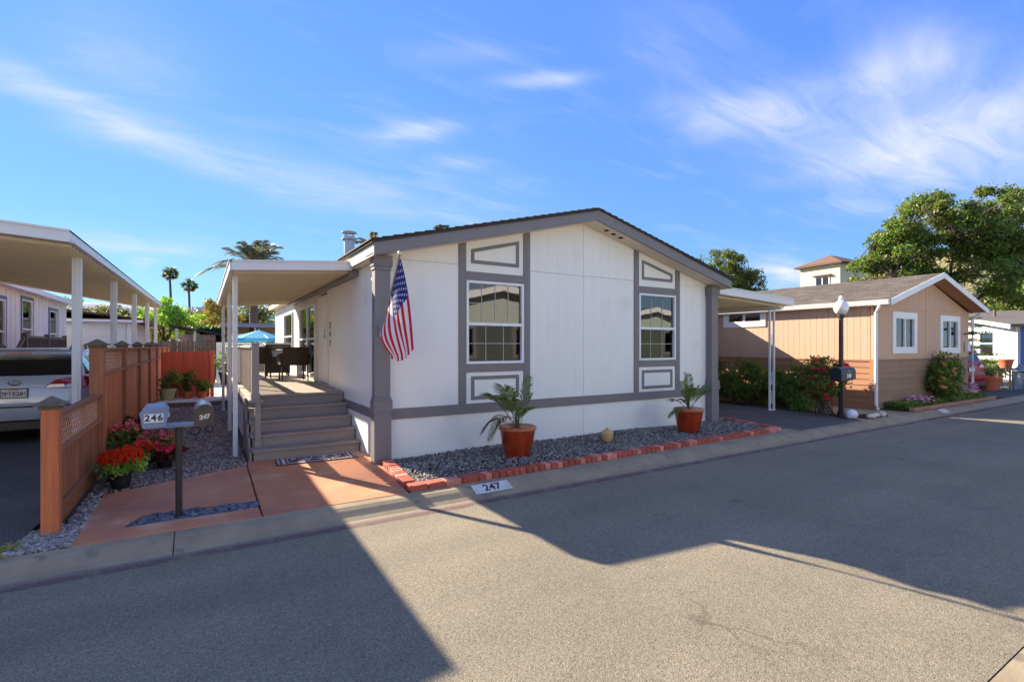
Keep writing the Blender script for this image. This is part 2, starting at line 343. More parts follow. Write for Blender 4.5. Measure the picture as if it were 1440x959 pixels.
def thing(name, label, cat, loc, group=None, local=False, rz=0):
    """an Empty at the thing's base; parts are then given in world metres unless local"""
    o = bpy.data.objects.new(name, None); COL.objects.link(o); o.location = loc; o.rotation_euler = (0, 0, rz)
    o.empty_display_size = .2
    o['label'] = label; o['category'] = cat
    if group: o['group'] = group
    BASE[o] = None if local else tuple(loc)
    return o
def solo(name, label, cat, mb, mats, group=None, origin=None, **kw):
    o = link(name, mb.mesh(name, mats, origin, **kw)); o['label'] = label; o['category'] = cat
    if origin is not None: o.location = origin
    if group: o['group'] = group
    return o
def struct(name, me, label=None):
    o = link(name, me); o['kind'] = 'structure'
    if label: o['label'] = label
    BASE[o] = None
    return o
def stuff(name, me, label, cat):
    o = link(name, me); o['kind'] = 'stuff'; o['label'] = label; o['category'] = cat; return o
def dup(root, loc, label=None, rz=None):
    c = root.copy(); COL.objects.link(c); c.location = loc
    if rz is not None: c.rotation_euler = (0, 0, rz)
    if label: c['label'] = label
    for ch in root.children:
        d = ch.copy(); COL.objects.link(d); d.parent = c
        for g in ch.children:
            e = g.copy(); COL.objects.link(e); e.parent = d
    return c
class Fr:
    """a wall's own frame: a along the wall, z up, d out of the wall"""
    def __init__(s, o, u, n): s.o, s.u, s.n = Vector(o), Vector(u), Vector(n)
    def p(s, a, z, d=0): return s.o+s.u*a+s.n*d+Vector((0, 0, z))
    def box(s, mb, a0, a1, z0, z1, d0, d1, mi=0):
        return mb.prism([s.p(a0, z0, d0), s.p(a1, z0, d0), s.p(a1, z1, d0), s.p(a0, z1, d0)], s.n*(d1-d0), mi)
    def poly(s, mb, pts, d0, d1, mi=0):
        return mb.prism([s.p(a, z, d0) for a, z in pts], s.n*(d1-d0), mi)
    def strips(s, mb, a0, a1, z0, top, holes, d0, d1, cuts=(), mi=0):
        """wall with holes, built as upright strips; top is a height or a function of a"""
        tf = top if callable(top) else (lambda a: top)
        xs = sorted({a0, a1, *[c for c in cuts if a0 < c < a1], *[v for h in holes for v in h[:2] if a0 < v < a1]})
        for l, r in zip(xs, xs[1:]):
            hs = sorted([h for h in holes if h[0] < (l+r)/2 < h[1]], key=lambda h: h[2]); z = z0
            for h in hs:
                if h[2] > z+1e-4: s.box(mb, l, r, z, h[2], d0, d1, mi)
                z = h[3]
            if min(tf(l), tf(r)) > z: s.poly(mb, [(l, z), (r, z), (r, tf(r)), (l, tf(l))], d0, d1, mi)
        return mb
def text_mesh(txt, size, m, depth=.002, bold=0):
    c = bpy.data.curves.new('lettering', 'FONT'); c.body = txt; c.size = size; c.extrude = depth; c.offset = bold; c.align_x = 'CENTER'; c.align_y = 'CENTER'
    o = bpy.data.objects.new('lettering', c); COL.objects.link(o); dg = bpy.context.evaluated_depsgraph_get()
    me = bpy.data.meshes.new_from_object(o.evaluated_get(dg)); bpy.data.objects.remove(o); me.materials.clear(); me.materials.append(m); return me
def lettering(name, txt, size, m, parent, pos, u, up, depth=.002, bold=0):
    me = text_mesh(txt, size, m, depth, bold); u = Vector(u).normalized(); up = Vector(up).normalized(); n = u.cross(up)
    b = BASE.get(parent); p = Vector(pos)-Vector(b) if b else Vector(pos)
    me.transform(Matrix((u, up, n)).transposed().to_4x4()); me.transform(Matrix.Translation(p))
    return link(name, me, parent)
def window(parent, F, a0, a1, z0, z1, fw=.045, mid=None, cols=0, rows=0, lcols=0, lrows=0, dep=.03, slide=False, m=None, inset=.02, name='window', g1=None, g2=None):
    m = m or VINYL; mb = MB(); d0, d1 = -.06, dep
    F.box(mb, a0, a0+fw, z0, z1, d0, d1); F.box(mb, a1-fw, a1, z0, z1, d0, d1)
    F.box(mb, a0+fw, a1-fw, z0, z0+fw, d0, d1); F.box(mb, a0+fw, a1-fw, z1-fw, z1, d0, d1)
    w = part(name, mb, m, parent, bevel=.004)
    i0, i1, j0, j1 = a0+fw, a1-fw, z0+fw, z1-fw
    def pane(x0, x1, y0, y1, d, nc, nr, g):
        q = MB(); F.box(q, x0, x1, y0, y1, d-.003, d+.003); part('pane', q, g, w)
        q = MB()
        for i in range(1, nc):
            x = x0+(x1-x0)*i/nc; F.box(q, x-.0045, x+.0045, y0, y1, d+.004, d+.010)
        for j in range(1, nr):
            y = y0+(y1-y0)*j/nr; F.box(q, x0, x1, y-.0045, y+.0045, d+.005, d+.0115)
        if q.v: part('muntin', q, mat('grid_bar', (.52, .51, .47), .5), w)
    if slide:
        c = (i0+i1)/2; q = MB(); F.box(q, c-.03, c+.03, j0, j1, -.05, dep-.008); part('meeting_rail', q, m, w)
        pane(i0, c-.03, j0, j1, -inset, cols, rows, g1 or GLASS); pane(c+.03, i1, j0, j1, -inset-.01, lcols, lrows, g2 or GLASS)
    elif mid:
        q = MB(); F.box(q, i0, i1, mid-.022, mid+.022, -.05, dep-.006); part('meeting_rail', q, m, w)
        pane(i0, i1, mid+.022, j1, -inset, cols, rows, g1 or GLASS); pane(i0, i1, j0, mid-.022, -inset-.012, lcols, lrows, g2 or SCREEN_GLASS)
    else: pane(i0, i1, j0, j1, -inset, cols, rows, g1 or GLASS)
    return w

# ================================================================== SETTING
def sheet(name, pts, z, m, label=None):
    mb = MB(); mb.add([(x, y, z) for x, y in pts], [tuple(range(len(pts)))]); return struct(name, mb.mesh(name, m), label)
ROADZ = -.08
# ground: one big sheet with the road trough left lower than the lots
gm = MB(); E_ = 900
gm.add([(-E_, 5.1, -.03), (E_, 5.1, -.03), (E_, E_, -.03), (-E_, E_, -.03)], [(0, 1, 2, 3)])
gm.add([(-E_, -E_, -.03), (E_, -E_, -.03), (E_, .35, -.03), (-E_, .35, -.03)], [(0, 1, 2, 3)])
gm.add([(-E_, .35, -.03), (E_, .35, -.03), (E_, .35, -.3), (-E_, .35, -.3)], [(0, 1, 2, 3)])
gm.add([(-E_, 5.1, -.3), (E_, 5.1, -.3), (E_, 5.1, -.03), (-E_, 5.1, -.03)], [(0, 1, 2, 3)])
gm.add([(-E_, .35, -.3), (E_, .35, -.3), (E_, 5.1, -.3), (-E_, 5.1, -.3)], [(0, 1, 2, 3)])
struct('ground', gm.mesh('ground', SOIL))
rd = MB(); xs = [-120, -40, -20, -10, -5, 0, 5, 10, 15, 20, 30, 60, 200]
crown = [(.9, ROADZ+.005), (1.8, ROADZ+.02), (2.85, ROADZ+.03), (3.9, ROADZ+.02), (4.86, ROADZ+.004)]
for (y0, z0), (y1, z1) in zip(crown, crown[1:]):
    rd.add([(-150, y0, z0), (200, y0, z0), (200, y1, z1), (-150, y1, z1)], [(0, 1, 2, 3)])
road = struct('road', rd.mesh('road', ROADM))
# worn red line beside the gutter
def worn(name, col, thr, sc):
    m = bpy.data.materials.new(name); m.use_nodes = True; nt = m.node_tree; N = nt.nodes; L = nt.links; b = N['Principled BSDF']
    b.inputs['Base Color'].default_value = (*col, 1); b.inputs['Roughness'].default_value = .8
    tc = N.new('ShaderNodeTexCoord'); n = N.new('ShaderNodeTexNoise'); n.inputs['Scale'].default_value = sc; n.inputs['Detail'].default_value = 8; n.inputs['Roughness'].default_value = .75
    L.new(tc.outputs['Object'], n.inputs['Vector']); r = N.new('ShaderNodeMapRange'); r.inputs[1].default_value = thr; r.inputs[2].default_value = thr+.16; r.inputs[4].default_value = .5
    L.new(n.outputs[0], r.inputs[0]); L.new(r.outputs[0], b.inputs['Alpha']); return m
pl = MB(); pl.add([(-150, 4.70, ROADZ+.012), (200, 4.70, ROADZ+.012), (200, 4.80, ROADZ+.010), (-150, 4.80, ROADZ+.010)], [(0, 1, 2, 3)])
o = link('painted_line', pl.mesh('painted_line', worn('worn_red_paint', S(126, 84, 92), .36, 5)), road)
# rolled concrete kerb, cast in sections with open joints
def kerb_run(name, y0, y1, xa, xb, step, flip=False):
    k = struct(name, None)
    prof = [(0, -.29), (0, .002), (.10, -.002), (.17, .02), (.25, .062), (.31, .083), (.42, .088), (.42, -.29)]
    base = None; x = xa; i = 0
    meshes = {}
    while x < xb:
        L_ = step+(.5 if i % 3 == 0 else -.2 if i % 3 == 1 else 0); key = i % 3
        if key not in meshes:
            pts = [(0, (y1-(a/.42)*(y1-y0)) if flip else (y0+(a/.42)*(y1-y0)), z+ROADZ) for a, z in prof]
            meshes[key] = MB().prism(pts, (L_-.007, 0, 0)).mesh('kerb_section', CONC, bevel=.004)
        q = link('kerb_section', meshes[key], k); q.location.x = x; x += L_; i += 1
    return k
kerb_run('kerb', 4.80, 5.22, -13.4, 60, 3.1)
sheet('kerb_apron', [(1.93, 5.2), (9.6, 5.2), (9.6, 5.52), (1.93, 5.42)], .003, CONC)
kerb_run('opposite_kerb', .48, .90, -13, 60, 3.1, True)
sheet('opposite_pavement', [(-60, -3.9), (90, -3.9), (90, .482), (-60, .482)], -.004, CONC_PALE)
# driveways and far lots
sheet('left_driveway', [(-9, 5.215), (-1.32, 5.215), (-1.26, 6.0), (-1.2, 7.2), (-1.2, 26), (-9, 26)], .0, DRIVEM)
sheet('right_driveway', [(9.62, 5.215), (12.0, 5.215), (12.25, 6.4), (12.45, 22), (9.55, 22), (9.55, 6.9), (9.25, 5.4)], .0, DRIVEM)
sheet('pink_house_path', [(12.02, 5.217), (14.6, 5.217), (14.33, 6.6), (14.33, 7.6), (13.2, 7.4), (12.7, 6.3)], -.004, CONC)
sheet('far_driveway', [(20.9, 5.217), (34, 5.217), (34, 16), (20.9, 16)], .002, DRIVEM)
sheet('patio_paving', [(-.95, 17.6), (2.0, 17.6), (2.0, 26), (-.95, 26)], .07, CONC_PALE)
# terracotta walkway: two slabs, a joint between them and a pebble slot
walk = struct('walkway', None)
def slab(pts):
    part('concrete_slab', MB().prism([(x, y, -.1) for x, y in pts], (0, 0, .112)), TERRA_SLAB, walk, bevel=.006)
slab([(-.9, 5.222), (.472, 5.222), (.472, 5.53), (-.6, 5.53), (-.47, 5.86), (.472, 5.78), (.497, 7.53), (-.05, 7.26), (-.9, 6.86)])
slab([(.484, 5.222), (1.9, 5.222), (2.05, 6.75), (2.05, 7.78), (.53, 7.78), (.51, 7.53)])
# raised timber edge at the back of the gravel strip
te = struct('timber_edge', None)
part('timber', MB().box(-1.02, 2.0, 15.5, 15.62, -.05, .13), GREYWOOD, te, bevel=.006)
sheet('back_bed', [(-1.05, 15.62), (2.0, 15.62), (2.0, 17.62), (-1.05, 17.62)], .075, CONC_PALE)

# loose stone: thousands of angular pebbles
RS = np.random.default_rng(5)
def inside(px, py, poly):
    c = np.zeros(len(px), bool); n = len(poly)
    for i in range(n):
        (x0, y0), (x1, y1) = poly[i], poly[(i+1) % n]
        h = ((y0 > py) != (y1 > py)) & (px < (x1-x0)*(py-y0)/((y1-y0) if y1 != y0 else 1e-9)+x0); c ^= h
    return c
OCT = np.array([(1, 0, 0), (-1, 0, 0), (0, 1, 0), (0, -1, 0), (0, 0, 1), (0, 0, -1)], float)
CUB = np.array([(x, y, z) for x in (-.7, .7) for y in (-.7, .7) for z in (-.6, .6)], float)
CUBF = np.array([(0, 1, 3, 2), (4, 6, 7, 5), (0, 4, 5, 1), (2, 3, 7, 6), (0, 2, 6, 4), (1, 5, 7, 3)])
def stones(name, poly, n, size, m, label, z=0, flat=.65, sprea=.012, smooth=False, mound=None):
    xs = [p[0] for p in poly]; ys = [p[1] for p in poly]
    px = RS.uniform(min(xs), max(xs), n*3); py = RS.uniform(min(ys), max(ys), n*3); k = inside(px, py, poly)
    px, py = px[k][:n], py[k][:n]; n = len(px)
    sc = RS.uniform(.5, 1.25, (n, 1))*size/2*RS.uniform(.7, 1.25, (n, 3)); sc[:, 2] *= flat
    v = CUB[None]*(1+RS.normal(0, .2, (n, 8, 3)))*sc[:, None, :]
    a = RS.uniform(0, 2*PI, n); t = RS.normal(0, .45, (n, 2))
    ca, sa = np.cos(a)[:, None], np.sin(a)[:, None]
    x, y, zz = v[..., 0], v[..., 1], v[..., 2]
    y, zz = y*np.cos(t[:, :1])-zz*np.sin(t[:, :1]), y*np.sin(t[:, :1])+zz*np.cos(t[:, :1])
    X = x*ca-y*sa+px[:, None]; Y = x*sa+y*ca+py[:, None]
    zb = z+RS.uniform(-.2, 1, n)*sprea+(mound(px, py) if mound else 0)
    V = np.stack([X, Y, zz+zb[:, None]], -1).reshape(-1, 3)
    F = (CUBF[None]+8*np.arange(n)[:, None, None]).reshape(-1, 4)
    return stuff(name, np_mesh(name, V, F, m, smooth=smooth), label, 'gravel')
BED = [(2.02, 5.40), (9.18, 5.50), (9.42, 6.84), (2.12, 6.84)]
sheet('planting_bed', BED, .015, SOIL)
wav = lambda x, y: .012*np.sin(x*2.1)+.012*np.sin(y*5+x)
stones('grey_gravel', BED, 14500, .034, STONE, 'loose grey gravel filling the brick edged bed below the white facade', .03, mound=wav)
GR = [(-1.03, 5.24), (-.92, 5.24), (-.92, 6.87), (-.05, 7.28), (.5, 7.55), (.5, 15.5), (-1.03, 15.5)]
sheet('gravel_base', [(-1.06, 5.23), (-.92, 5.23), (-.92, 6.87), (-.05, 7.28), (.62, 7.58), (.7, 15.5), (-1.06, 15.5)], -.012, SOIL)
stones('side_gravel', GR, 21000, .034, STONE_WARM, 'mixed grey and brown gravel strip between the redwood fence and the porch', .0, mound=lambda x, y: .008*np.sin(x*4)+.008*np.sin(y*3))
stones('pale_gravel_edge', [(-1.3, 5.24), (-.9, 5.24), (-.9, 6.7), (-1.03, 6.7), (-1.03, 5.9), (-1.25, 5.8)], 1500, .045, STONE_PALE, 'pale chips of gravel at the foot of the front fence post', .0)
stones('blue_pebbles', [(-.585, 5.545), (.465, 5.545), (.465, 5.77), (-.46, 5.845)], 420, .062, PEBBLE, 'smooth blue grey pebbles in the slot round the mailbox post', -.012, .55, .012, True)
stones('bed_rocks', [(12.35, 5.3), (13.3, 5.3), (13.4, 5.62), (12.5, 5.75)], 220, .07, mat('dark_lava', S(72, 58, 52), .9, island=[S(50, 42, 40), S(100, 80, 70)]), 'dark mulch chips behind the pale edging rocks by the lamp post', .0)

# hill beyond the park, far right, and a low one behind on the left
def hill(name, cx, cy, rx, ry, h, m, seed):
    r = random.Random(seed); ph = [r.uniform(0, 6) for _ in range(6)]
    def fn(u, v):
        x, y = (u-.5)*2, (v-.5)*2; d = max(0, 1-x*x-y*y); g = d**1.2*h*(1+.12*math.sin(5*x+ph[0])+.1*math.sin(9*y+ph[1]+3*x)+.05*math.sin(21*x+17*y+ph[2]))
        return (cx+x*rx, cy+y*ry, g-.3)
    return struct(name, MB().grid(fn, 60, 60).mesh(name, m, smooth=True))
HILLM = mat('dry_hillside', S(168, 150, 104), .95, S(104, 112, 62), .14, 10, namt=1, bump=.6, bs=.8, bdist=1.5, speck=(.22, S(86, 98, 52), .52, .8))
hill('hillside', 215, 60, 95, 90, 30, HILLM, 3)
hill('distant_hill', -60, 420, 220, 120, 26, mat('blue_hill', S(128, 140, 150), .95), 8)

# ================================================================== MAIN HOUSE
HX0, HX1, HY0, HY1 = 2.05, 9.12, 6.85, 18.3
RIDGE, RZ, EZ, EX0, EX1, FY = 5.65, 3.885, 2.955, 1.88, 9.27, 6.45
PITCH = (RZ-EZ)/(RIDGE-EX0); PITCHR = (RZ-EZ)/(EX1-RIDGE)
ztop = lambda x: RZ-PITCH*(RIDGE-x) if x < RIDGE else RZ-PITCHR*(x-RIDGE)
H = thing('manufactured_home', 'white gabled single storey home with grey trim and two tall front windows', 'house', (5.6, HY0, 0))
F = Fr((0, HY0, 0), (1, 0, 0), (0, -1, 0)); FL = Fr((HX0, 0, 0), (0, 1, 0), (-1, 0, 0)); FR = Fr((HX1, 0, 0), (0, 1, 0), (1, 0, 0))
WIN1, WIN2 = (3.39, 4.42, 1.32, 2.59), (7.01, 8.02, 1.32, 2.59)
wt = lambda a: ztop(a)-.17
# structural wall just behind the face panels
mb = MB(); F.strips(mb, HX0, HX1, .0, wt, [WIN1, WIN2], -.10, -.012, (RIDGE,)); part('wall', mb, WHITE, H)
SIDEWIN = [(11.3, 13.3, .93, 2.5), (14.5, 16.1, 1.35, 2.5)]
DOOR = (10.06, 11.06, .85, 2.66)
mb = MB(); FL.strips(mb, HY0, HY1, 0, 2.82, [SIDEWIN[0], SIDEWIN[1], DOOR], -.10, -.012); part('wall', mb, WHITE, H)
mb = MB(); FR.strips(mb, HY0, HY1, 0, 2.82, [], -.10, -.012); part('wall', mb, WHITE, H)
mb = MB(); Fr((0, HY1, 0), (1, 0, 0), (0, 1, 0)).strips(mb, HX0, HX1, 0, wt, [], -.1, 0, (RIDGE,)); part('wall', mb, WHITE, H)
part('floor', MB().box(HX0+.1, HX1-.1, HY0+.1, HY1-.1, .5, .6), DARK, H)
# face panels with open seams
SEAM = 2.815; g = .004
def panel(x0, x1, z0, z1, cut=None):
    q = MB(); n = max(1, round((x1-x0)/.2032)); w = (x1-x0-2*g)/n                      # grooved sheet siding
    for i in range(n): F.strips(q, x0+g+i*w+.0012, x0+g+(i+1)*w-.0012, z0+g, z1 if callable(z1) else z1-g, [], -.008, .003, (RIDGE,))
    F.strips(q, x0+g, x1-g, z0+g, z1 if callable(z1) else z1-g, [], -.011, .0012, (RIDGE,))
    part('siding_panel', q, WHITE, H)
for x0, x1 in ((2.16, 3.28), (4.53, 5.68), (5.68, 6.89), (8.14, 9.0)):
    panel(x0, x1, .71, SEAM); panel(x0, x1, SEAM, wt, RIDGE if x0 < RIDGE < x1 else None)
for x0, x1 in ((2.16, 5.68), (5.68, 9.0)): 
    q = MB(); F.box(q, x0+g, x1-g, .0, .59, -.012, .003); part('skirting_panel', q, WHITE, H)
# grey trim boards
def trim(a0, a1, z0, z1, d=.022): q = MB(); F.box(q, a0, a1, z0, z1, -.012, d); return part('trim_board', q, TRIM, H, bevel=.003)
trim(2.14, 9.0, .575, .722, .028)
for a0, a1 in ((3.265, 3.388), (4.422, 4.545), (6.888, 7.008), (8.022, 8.145)):
    q = MB(); F.poly(q, [(a0, .722), (a1, .722), (a1, wt(a1)), (a0, wt(a0))], -.012, .022); part('trim_board', q, TRIM, H, bevel=.003)
for w in (WIN1, WIN2):
    trim(w[0]-.002, w[1]+.002, 2.59, 2.725, .019); trim(w[0]-.002, w[1]+.002, 1.195, 1.32, .019)
    # inset panels below and above the window, each with a grey frame
    q = MB(); F.box(q, w[0], w[1], .722, 1.195, -.012, .004); part('inset_panel', q, WHITE, H)
    q = MB(); b0, b1, c0, c1, t = w[0]+.085, w[1]-.085, .775, 1.135, .055
    F.box(q, b0, b1, c0, c0+t, .004, .016); F.box(q, b0, b1, c1-t, c1, .004, .016); F.box(q, b0, b0+t, c0+t, c1-t, .004, .016); F.box(q, b1-t, b1, c0+t, c1-t, .004, .016)
    part('panel_frame', q, TRIM, H, bevel=.002)
    q = MB(); F.poly(q, [(w[0], 2.725), (w[1], 2.725), (w[1], wt(w[1])), (w[0], wt(w[0]))], -.012, .004); part('inset_panel', q, WHITE, H)
    zt = lambda a: wt(a)-.115
    q = MB(); c0 = 2.85
    F.poly(q, [(b0, c0), (b1, c0), (b1, c0+t), (b0, c0+t)], .004, .016); F.poly(q, [(b0, zt(b0)-t), (b1, zt(b1)-t), (b1, zt(b1)), (b0, zt(b0))], .004, .016)
    F.poly(q, [(b0, c0+t), (b0+t, c0+t), (b0+t, zt(b0+t)-t), (b0, zt(b0)-t)], .004, .016); F.poly(q, [(b1-t, c0+t), (b1, c0+t), (b1, zt(b1)-t), (b1-t, zt(b1-t)-t)], .004, .016)
    part('panel_frame', q, TRIM, H, bevel=.002)
w1 = window(H, F, *WIN1, mid=1.93, cols=4, rows=2, lcols=3, lrows=2, fw=.04)
w2 = window(H, F, *WIN2, mid=1.93, cols=3, rows=1, lcols=3, lrows=2, fw=.04)
CURT = mat('grey_curtain', S(150, 160, 150), .9, S(110, 120, 112), 3); CURTB = mat('brown_curtain', S(130, 104, 86), .9, S(96, 76, 64), 3)
for w, m, w_ in ((WIN1, CURTB, w1), (WIN2, CURT, w2)):
    part('curtain', MB().grid(lambda u, v: (w[0]+.02+u*(w[1]-w[0])*.66, HY0+.22+.035*math.sin(u*34)+.01*math.sin(u*11), w[2]+v*1.25), 60, 1), m, w_, smooth=True)
    part('curtain', MB().grid(lambda u, v: (w[1]-.02-u*.18, HY0+.24+.03*math.sin(u*20), w[2]+v*1.25), 24, 1), m, w_, smooth=True)
# corner pilasters
def pilaster(x0, x1):
    q = MB(); y0, y1 = 6.70, HY0-.003
    q.box(x0-.012, x1+.012, y0-.012, y1, .0, .70); q.box(x0-.03, x1+.03, y0-.03, y1, .70, .73); q.box(x0-.024, x1+.024, y0-.024, y1, .73, .86); q.box(x0-.012, x1+.012, y0-.012, y1, .86, .9)
    q.box(x0, x1, y0, y1, .9, 2.62); q.box(x0-.014, x1+.014, y0-.014, y1, 2.62, 2.67); q.box(x0-.026, x1+.026, y0-.026, y1, 2.67, 2.82)
    part('pilaster', q, TRIM, H, bevel=.003)
pilaster(1.965, 2.175); pilaster(8.96, 9.165)
# roof: two slopes with shingle butts, soffits, fascias
r = part('roof', MB().prism([(EX0-.03, FY-.02, EZ-.03), (RIDGE, FY-.02, RZ-.022), (EX1+.03, FY-.02, EZ-.03), (EX1+.03, FY-.02, EZ), (RIDGE, FY-.02, RZ+.018), (EX0-.03, FY-.02, EZ)], (0, HY1+.4-FY, 0)), SHINGLE, H)
q = MB()
for sgn in (-1, 1):
    L_ = RIDGE-EX0 if sgn < 0 else EX1-RIDGE; P_ = PITCH if sgn < 0 else PITCHR; n = 26
    for i in range(n):
        a, b = i/n*(L_+.05), (i+1)/n*(L_+.05); z = lambda t: RZ-P_*t+.016
        q.prism([(RIDGE+sgn*a, FY-.035, z(a)), (RIDGE+sgn*b, FY-.035, z(b)), (RIDGE+sgn*b, FY-.035, z(b)+.02), (RIDGE+sgn*a, FY-.035, z(a)+.004)], (0, HY1+.43-FY, 0))
part('shingles', q, SHINGLE, r, stuff=True)
for x0, x1 in ((EX0, RIDGE), (RIDGE, EX1)):
    a = lambda x, dz: (x, FY, ztop(x)+dz)
    part('fascia_board', MB().prism([a(x0, -.022), a(x1, -.022), a(x1, -.185), a(x0, -.185)], (0, .035, 0)), TRIM, H, bevel=.003)
    a = lambda x, dz: (x, FY+.012, ztop(x)+dz)
    part('drip_edge', MB().prism([a(x0-.02, -.018), a(x1, -.018), a(x1, .0), a(x0-.02, .0)], (0, -.022, 0)), ALU, H)
    a = lambda x, dz: (x, FY+.04, ztop(x)+dz)
    part('soffit', MB().prism([a(x0, -.15), a(x1, -.15), a(x1, -.17), a(x0, -.17)], (0, HY0-FY-.045, 0)), CREAM, H)
for i in range(3): xx = 6.03+i*.17; part('soffit_vent', MB().box(xx-.035, xx+.035, 6.62, 6.68, ztop(xx)-.186, ztop(xx)-.169), DARK, H)
for x0, x1, xe in ((EX0, HX0-.002, EX0), (HX1+.002, EX1, EX1)):
    part('eave_soffit', MB().box(x0+.02, x1, HY0, HY1, 2.77, 2.785), CREAM, H)
    s_ = -1 if xe == EX0 else 1
    part('eave_fascia', MB().box(min(xe, xe-.03*s_), max(xe, xe-.03*s_), FY+.036, HY1+.3, 2.77, EZ-.03), CREAM, H)
# chimney on the roof
ch = part('chimney', MB().lathe([(.14, 3.3), (.14, 4.56), (.165, 4.57), (.165, 4.6), (.0, 4.6)], (3.45, 14.2, 0), 20).lathe([(.0, 4.72), (.2, 4.70), (.2, 4.73), (.0, 4.79)], (3.45, 14.2, 0), 20).lathe([(.16, 4.5), (.2, 4.51), (.2, 4.56), (.14, 4.56)], (3.45, 14.2, 0), 20), STEEL, r, smooth=True)
q = MB()
for i in range(4): a = i*PI/2+.4; q.tube([(3.45+.14*math.cos(a), 14.2+.14*math.sin(a), 4.55), (3.45+.14*math.cos(a), 14.2+.14*math.sin(a), 4.71)], .012, 5)
part('chimney_strut', q, STEEL, r)
# side wall: base band, corner board, door, windows
def trimL(a0, a1, z0, z1, m=TRIM, d=.02, nm='trim_board'): q = MB(); FL.box(q, a0, a1, z0, z1, -.012, d); return part(nm, q, m, H, bevel=.003)
trimL(HY0, 8.7, .575, .70); trimL(9.98, 10.05, .85, 2.74, CREAM); trimL(11.07, 11.14, .85, 2.74, CREAM); trimL(10.05, 11.07, 2.665, 2.74, CREAM)
y = HY0
while y < 9.9:
    q = MB(); FL.box(q, y+.003, min(y+.305, 9.98)-.003, .705, 2.765, -.012, .002); part('siding_panel', q, WHITE, H); y += .305
y = HY0
while y < 8.6: q = MB(); FL.box(q, y+.003, y+.6, .0, .573, -.012, .002); part('skirting_panel', q, WHITE, H); y += .603
dr = part('door', MB(), VINYL, H)
q = MB()
for i in range(6): FL.box(q, DOOR[0]+.02+i*.162, DOOR[0]+.168+i*.162, .87, 2.6, -.03, .0)
dr.data = q.mesh('door', WHITE, BASE[H], .006)
part('handle', MB().tube([FL.p(10.16, 1.75, .02), FL.p(10.16, 1.75, .05), FL.p(10.16, 1.9, .05), FL.p(10.16, 1.9, .02)], .009, 6), BLACKMETAL, dr)
window(H, FL, *SIDEWIN[0], fw=.05, mid=1.75, cols=1, g1=GLASS, g2=SCREEN_GLASS); q = MB(); FL.box(q, 12.26, 12.34, .98, 2.45, -.03, .02); part('mullion', q, VINYL, H)
window(H, FL, *SIDEWIN[1], fw=.05, mid=1.85, cols=2, g1=GLASS, g2=GLASS)
q = MB(); FL.box(q, 11.16, 11.28, .86, 2.72, -.012, .015); part('trim_board', q, CREAM, H)
for i, ch_ in enumerate('247'): lettering('house_number', ch_, .16, BLACKMETAL, H, FL.p(9.86, 1.98-i*.17, .004), (0, -1, 0), (0, 0, 1), .008, .004)

# ================================================================== PORCH
AX0, AX1, AY0, AY1 = .34, 1.93, 7.78, 14.4
aw = thing('porch_awning', 'flat metal awning with beige underside over the porch on slim white posts', 'awning', (.4, 8.3, 0))
az = lambda x, y: 2.63+(x-AX0)*.075-(y-AY0)*.004
q = MB(); y = AY0+.04
while y < AY1-.02:                                    # interlocking pans, ribs hanging down between them
    b = min(y+.13, AY1-.02)
    q.prism([(AX0+.03, y, az(AX0, y)), (AX0+.03, b, az(AX0, b)), (AX0+.03, b, az(AX0, b)+.02), (AX0+.03, y, az(AX0, y)+.02)], (AX1-AX0-.03, 0, (AX1-AX0-.03)*.075))
    q.prism([(AX0+.03, b-.012, az(AX0, b)-.035), (AX0+.03, b+.008, az(AX0, b)-.035), (AX0+.03, b+.008, az(AX0, b)+.018), (AX0+.03, b-.012, az(AX0, b)+.018)], (AX1-AX0-.03, 0, (AX1-AX0-.03)*.075)); y += .15
part('roof_pan', q, PAN, aw, stuff=True)
def fas(p0, p1, h, t, parent, m=ALU, nm='fascia', lo=0):
    p0, p1 = Vector(p0), Vector(p1); n = (p1-p0).cross(Vector((0, 0, 1))).normalized()*t
    q = MB(); q.prism([p0+Vector((0, 0, lo)), p1+Vector((0, 0, lo)), p1+Vector((0, 0, h)), p0+Vector((0, 0, h))], n)
    q.prism([p0+Vector((0, 0, lo-.002)), p1+Vector((0, 0, lo-.002)), p1+Vector((0, 0, lo+.02)), p0+Vector((0, 0, lo+.02))], -n*.8)
    q.prism([p0+Vector((0, 0, h-.02)), p1+Vector((0, 0, h-.02)), p1+Vector((0, 0, h+.002)), p0+Vector((0, 0, h+.002))], n*1.5)
    return part(nm, q, m, parent)
fas((AX0, AY0, az(AX0, AY0)), (AX1, AY0, az(AX1, AY0)), .125, .03, aw, lo=-.01)
fas((AX0, AY1, az(AX0, AY1)), (AX0, AY0, az(AX0, AY0)), .125, .03, aw, lo=-.01)
part('ledger', MB().box(AX1-.02, 2.04, AY0+.05, AY1, 2.66, 2.75), TRIM, aw)
def post(parent, x, y, z1, w=.075, z0=0, m=ALU):
    q = MB(); q.box(x-w/2, x+w/2, y-w/2, y+w/2, z0, z1); q.box(x-w*.18, x+w*.18, y-w/2-.006, y+w/2+.006, z0, z1); q.box(x-w*.9, x+w*.9, y-w*.9, y+w*.9, z0, z0+.012)
    return part('post', q, m, parent, bevel=.003)
for x, y in ((.40, 8.27), (.43, 10.75), (.43, 14.2)): post(aw, x, y, az(x, y)-.003, .062)

